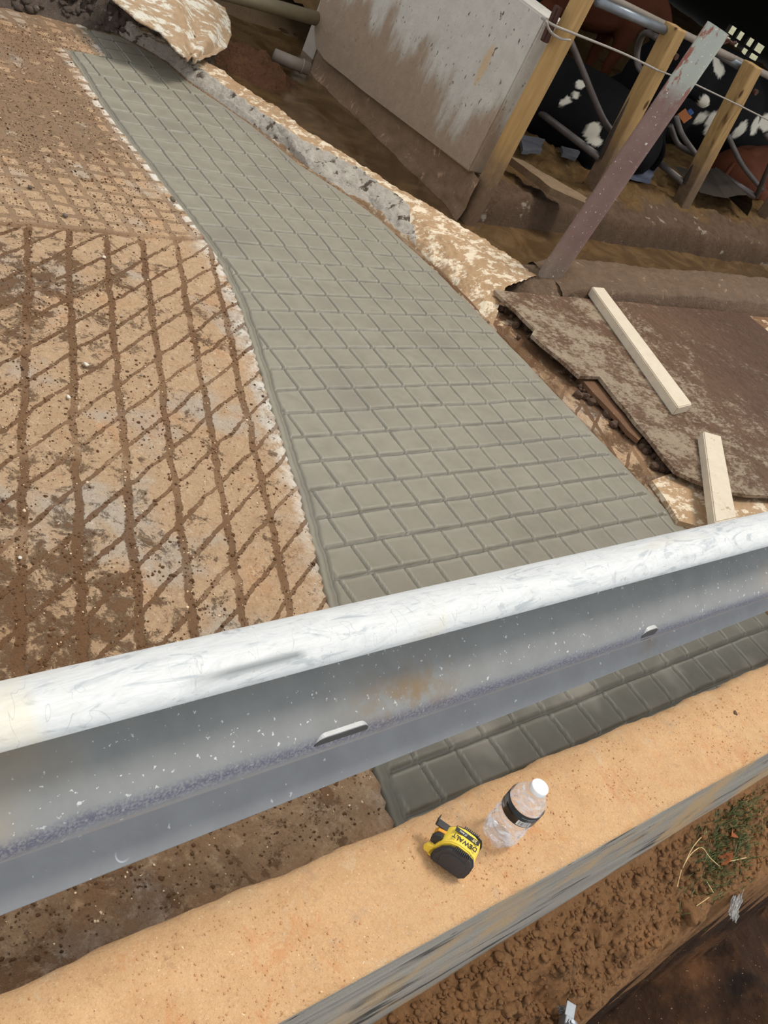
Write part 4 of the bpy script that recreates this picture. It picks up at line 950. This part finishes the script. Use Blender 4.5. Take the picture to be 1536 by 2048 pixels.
for s in (-1, 1):
    o = prism('rubber_grip', gp, s*.0195, s*.031, M_GRIP, e, .005)
    bm = bmesh.new(); gq = [(-.018, .012), (.030, .012), (.036, .034), (.030, .054), (.010, .058), (-.010, .056), (-.024, .040)]
    slabv = [bm.verts.new((p[0], s*.0305, p[1])) for p in gq]; slabw = [bm.verts.new((p[0]*.93+.0005, s*.0328, p[1]*.93+.0025)) for p in gq]
    bm.faces.new(slabw)
    for i_ in range(7): bm.faces.new((slabv[i_], slabv[(i_+1) % 7], slabw[(i_+1) % 7], slabw[i_]))
    from_bm('grip_pad', bm, M_GRIP, o)
    bm = bmesh.new()
    for k in range(9): box(bm, (-.006+k*.0040, s*.0262, .0712), (.0018, .009, .0040), None, .0006)
    from_bm('grip_rib', bm, M_GRIP, o)['kind'] = 'stuff'
prism('lock_button', [(-.030, .030), (-.052, .030), (-.055, .040), (-.050, .052), (-.040, .058), (-.030, .050)], -.015, -.001, M_BLACK, e, .002)
prism('belt_shoe', [(-.030, .006), (-.052, .006), (-.057, .016), (-.054, .028), (-.040, .034), (-.030, .030)], -.0215, -.014, M_YEL, e, .002)
prism('end_hook', [(-.030, .052), (-.060, .052), (-.0615, .054), (-.0615, .068), (-.0595, .068), (-.0585, .0555), (-.030, .0555)], .008, .024, M_BLACK, e, .0005, 1)
prism('blade', [(-.028, .034), (-.052, .034), (-.054, .040), (-.050, .052), (-.028, .056)], .001, .012, plain('orange_yellow_blade', lin(240, 166, 50), .4), e, .001, 1)
def text(body_, size, mat, par, loc, rotz, ext=.0003, bold=False, sx=1.):
    cu = bpy.data.curves.new('t', 'FONT'); cu.body = body_; cu.size = size; cu.extrude = ext; cu.align_x = 'CENTER'; cu.align_y = 'CENTER'
    if bold: cu.offset = size*.018
    o = bpy.data.objects.new('t', cu); C.objects.link(o); dg = bpy.context.evaluated_depsgraph_get(); dg.update()
    me = bpy.data.meshes.new_from_object(o.evaluated_get(dg)); bpy.data.objects.remove(o)
    me.materials.clear(); q = link('lettering', me, mat, par); q.location = loc; q.rotation_euler = (0, 0, rotz); q.scale = (sx, 1, 1); return q
# text reads from the back towards the front of the case
text('DEWALT', .0142, M_BP, e, (.004, -.0072, .0769), PI, bold=True, sx=1.0)
bm = bmesh.new(); box(bm, (.004, .0085, .0768), (.056, .0100, .0006)); from_bm('print_panel', bm, M_BP, e)
text("25'", .0088, plain('gold_print', lin(244, 226, 150), .5), e, (.0205, .0085, .0772), PI, bold=True)
text("(7.6m)", .0066, M_WP, e, (-.006, .0085, .0772), PI)

# ---------------------------------------------------------------- small things
def clod(name, px, py, z, r, mat, label, cat, group, sq=(1, .8, .6), seed=0, n=3):
    rg_ = random.Random(seed+px); bm = bmesh.new(); bmesh.ops.create_icosphere(bm, subdivisions=n, radius=r)
    ph = [rg_.uniform(0, 6) for _ in range(6)]
    for v in bm.verts:
        d_ = v.co.normalized(); k = 1+.16*math.sin(d_.x*4+ph[0])+.13*math.sin(d_.y*6+ph[1])+.08*math.sin(d_.z*9+ph[2]+d_.x*7)
        v.co = Vector((v.co.x*sq[0], v.co.y*sq[1], v.co.z*sq[2]))*k
    o = from_bm(name, bm, mat, None, True); q_ = P(px, py, z); o.location = (q_[0], q_[1], z+r*sq[2]*.5); o.rotation_euler = (0, 0, rg_.uniform(0, 6)); tag(o, label, cat, group); return o
M_PEB = plain('white_pebble', lin(226, 216, 200), .7); M_PEBD = plain('dark_pebble', lin(108, 94, 80), .8)
for px, py, r_, mt, lb in [(172, 730, .0065, M_PEB, 'white pebble near the middle of the old slab, larger of a pair'), (137, 795, .0055, M_PEB, 'long white pebble below the larger white pebble on the slab'), (40, 1116, .0045, M_PEB, 'tiny white pebble in a groove near the left edge'),
    (281, 752, .004, M_PEBD, 'dark pebble on the old slab right of the white pebbles'), (130, 432, .008, M_PEBD, 'dark stone on the old slab where the groove pattern changes'), (345, 400, .011, M_PEBD, 'dark flat stone lying at the edge of the fresh strip'), (208, 515, .006, M_PEB, 'small white pebble in a groove beneath the change of groove pattern'), (60, 375, .008, M_PEBD, 'dark stone near the left edge on the far slab')]:
    clod('pebble', px, py, .004, r_, mt, lb, 'pebble', 'pebbles on the old slab', (1, .7, .5), 5, 2)
def bank_z(x, y):
    i = int(np.clip(round((x-.35)/.009), 0, bank_shape[1]-1)); j = int(np.clip(round((y+.75)/.009), 0, bank_shape[0]-1)); return float(bank_Z[j, i])
bank_shape = zb.shape; bank_Z = zb*(1-over)+pit*over
for px, py, r_, lb in [(1378, 1822, .027, 'rounded heart-like clay clod near the pit rim'), (1190, 1880, .018, 'clay clod beside the hollow in the dirt bank'), (1020, 1900, .008, 'pale little stone in the dirt close to the curb foot'), (1095, 1948, .010, 'reddish clay lump in the lower dirt bank'), (1015, 2020, .015, 'red clay lump at the bottom edge of the photo'), (1305, 1810, .012, 'small dark clay lump left of the heart-like clod')]:
    o = clod('clay_clod', px, py, -.36, r_, M_DIRT, lb, 'clod', 'clay clods on the dirt bank', (1, .85, .7), 9)
    o.location.z = bank_z(o.location.x, o.location.y)+r_*.25
rs_ = random.Random(11); cp = []
for k in range(4600):
    x = rs_.uniform(.7, 2.6); y = rs_.uniform(-.0, .21)
    if y < np.interp(x, EX, EYY)+.02: continue
    cp.append((x, y, bank_z(x, y), rs_.choice((.0016, .002, .003, .004, .005, .007, .009))*rs_.uniform(.7, 1.2)))
cp = np.array(cp)
o = scatter('soil_crumbs', cp[:, :3]+np.array([0, 0, .001]), cp[:, 3], M_DIRT, 12); tag(o, 'loose clay crumbs scattered over the dirt bank outside the curb', 'soil', kind='stuff')
# grass at the right
bm = bmesh.new()
for k in range(1500):
    px = rs_.gauss(1475, 38); py = rs_.gauss(1665, 42)
    q_ = P(px, py, -.25); x, y = q_[0], q_[1]
    if y > .205 or y < -.0: continue
    zz = bank_z(x, y)-.002; h_ = rs_.uniform(.008, .028); a_ = rs_.uniform(0, 6.3); ln = rs_.uniform(.2, 1.1)*h_; wd_ = rs_.uniform(.0008, .002)
    dx_, dy_ = math.cos(a_), math.sin(a_)
    v = [bm.verts.new((x-dy_*wd_, y+dx_*wd_, zz)), bm.verts.new((x+dy_*wd_, y-dx_*wd_, zz)), bm.verts.new((x+dx_*ln*.5+dy_*wd_*.8, y+dy_*ln*.5-dx_*wd_*.8, zz+h_*.7)), bm.verts.new((x+dx_*ln*.5-dy_*wd_*.8, y+dy_*ln*.5+dx_*wd_*.8, zz+h_*.7)), bm.verts.new((x+dx_*ln, y+dy_*ln, zz+h_))]
    bm.faces.new(v[:4]); bm.faces.new((v[3], v[2], v[4]))
o = from_bm('grass_tuft', bm, plain('green_grass', lin(104, 110, 66), .7, 0, .3, 60), None, False); tag(o, 'green grass growing on the dirt bank at the right edge', 'grass', kind='stuff')
bm = bmesh.new()
for pts in [[(1420, 1685), (1428, 1668), (1446, 1658), (1475, 1668), (1510, 1676)], [(1418, 1690), (1425, 1660), (1445, 1635)], [(1505, 1724), (1490, 1734), (1485, 1737)], [(1490, 1700), (1505, 1722)], [(1420, 1690), (1424, 1715)], [(1515, 1668), (1560, 1660)]]:
    w_ = []
    for px, py in pts:
        q_ = P(px, py, -.19); w_.append((q_[0], q_[1], bank_z(q_[0], q_[1])+.016+rs_.uniform(0, .006)))
    tube(bm, curve_pts(w_, 14), .0011, 6)
o = from_bm('dry_grass_stems', bm, plain('dry_straw', lin(214, 184, 130), .8), None, True); tag(o, 'pale dry grass stems bent over the green grass at the right', 'grass', kind='stuff')
M_LEAF = plain('orange_leaf', lin(196, 120, 74), .7)
for px, py, lb in [(1512, 1625, 'curled orange dead leaf nearest the curb by the grass'), (1522, 1655, 'orange dead leaf below the topmost one by the grass')]:
    q_ = P(px, py, -.18); bm = bmesh.new(); vs_ = []
    for i in range(9):
        t = i/8; wd_ = .013*math.sin(PI*t)**.7+.0005; vs_.append([bm.verts.new(((t-.5)*.05, s_*wd_, .006*s_*s_+.006*math.sin(t*5))) for s_ in (-1, 0, 1)])
    for a_, b_ in zip(vs_, vs_[1:]):
        for j in (0, 1): bm.faces.new((a_[j], a_[j+1], b_[j+1], b_[j]))
    bmesh.ops.solidify(bm, geom=list(bm.faces), thickness=.0006)
    o = from_bm('dead_leaf', bm, M_LEAF, None, True); o.location = (q_[0], q_[1], bank_z(q_[0], q_[1])+.012); o.rotation_euler = (.3, .2, rs_.uniform(0, 6)); tag(o, lb, 'leaf', 'dead leaves on the grass')
# leaf bit on the curb
o = clod('dry_leaf_bit', 1471, 1426, CZ, .007, plain('brown_bit', lin(92, 70, 46), .8), 'small brown leaf bit lying on the right part of the curb top', 'leaf', None, (1, .7, .15), 2, 2)
# clear scrap on the rim and plastic bits at the bottom
g = G('cloudy_plastic_film', .25, 0, .5); g.b.inputs['Transmission Weight'].default_value = .6; g.col(g.mix(g.noise(30), lin(150, 146, 140), lin(235, 235, 235))); M_FILM = g.m
def film(name, px, py, z, sx, sy, label, rot, mat=M_FILM, cat='plastic scrap'):
    xs_ = np.linspace(-.5, .5, 26); X_, Y_ = np.meshgrid(xs_, xs_); Z_ = np.abs(vnoise(X_, Y_, 4, int(px) % 90, 3, .6))*.02
    o_ = grid(name, X_*sx, Y_*sy, Z_, mat); q_ = P(px, py, z); o_.location = (q_[0], q_[1], z); o_.rotation_euler = (0, 0, rot); tag(o_, label, cat)
    md_ = o_.modifiers.new('t', 'SOLIDIFY'); md_.thickness = .0008; return o_
film('plastic_film', 1470, 1803, -.40, .12, .025, 'shiny clear plastic film hanging at the pit rim at the right', .45)
film('plastic_film', 1122, 2023, -.39, .016, .016, 'crumpled clear plastic scrap in the dirt at the bottom edge', .9)
M_CL = plain('grey_zinc', lin(150, 156, 162), .45, .3)
q_ = P(1140, 2038, -.36); e = empty('grey_clamp', (q_[0], q_[1], -.40), (0, 0, .6)); tag(e, 'grey zinc clamp half buried in dirt at the bottom edge', 'clamp')
bm = bmesh.new(); box(bm, (0, 0, .02), (.034, .014, .03), None, .002); box(bm, (.022, .0, .034), (.03, .02, .003), None, .001); from_bm('clamp_body', bm, M_CL, e)
bm = bmesh.new(); tube(bm, [(-.01, 0, .03), (-.012, .0, .055)], .004, 10); tube(bm, [(-.012, 0, .045), (-.012, 0, .051)], .008, 6); from_bm('clamp_bolt', bm, M_CL, e)
q_ = P(1172, 2044, -.36); bm = bmesh.new(); box(bm, (0, 0, 0), (.04, .024, .012), None, .003); o = from_bm('grey_bracket', bm, M_CL); o.location = (q_[0], q_[1], -.40); o.rotation_euler = (.2, .3, 1.2); tag(o, 'flat grey bracket beside the clamp at the bottom edge', 'bracket')
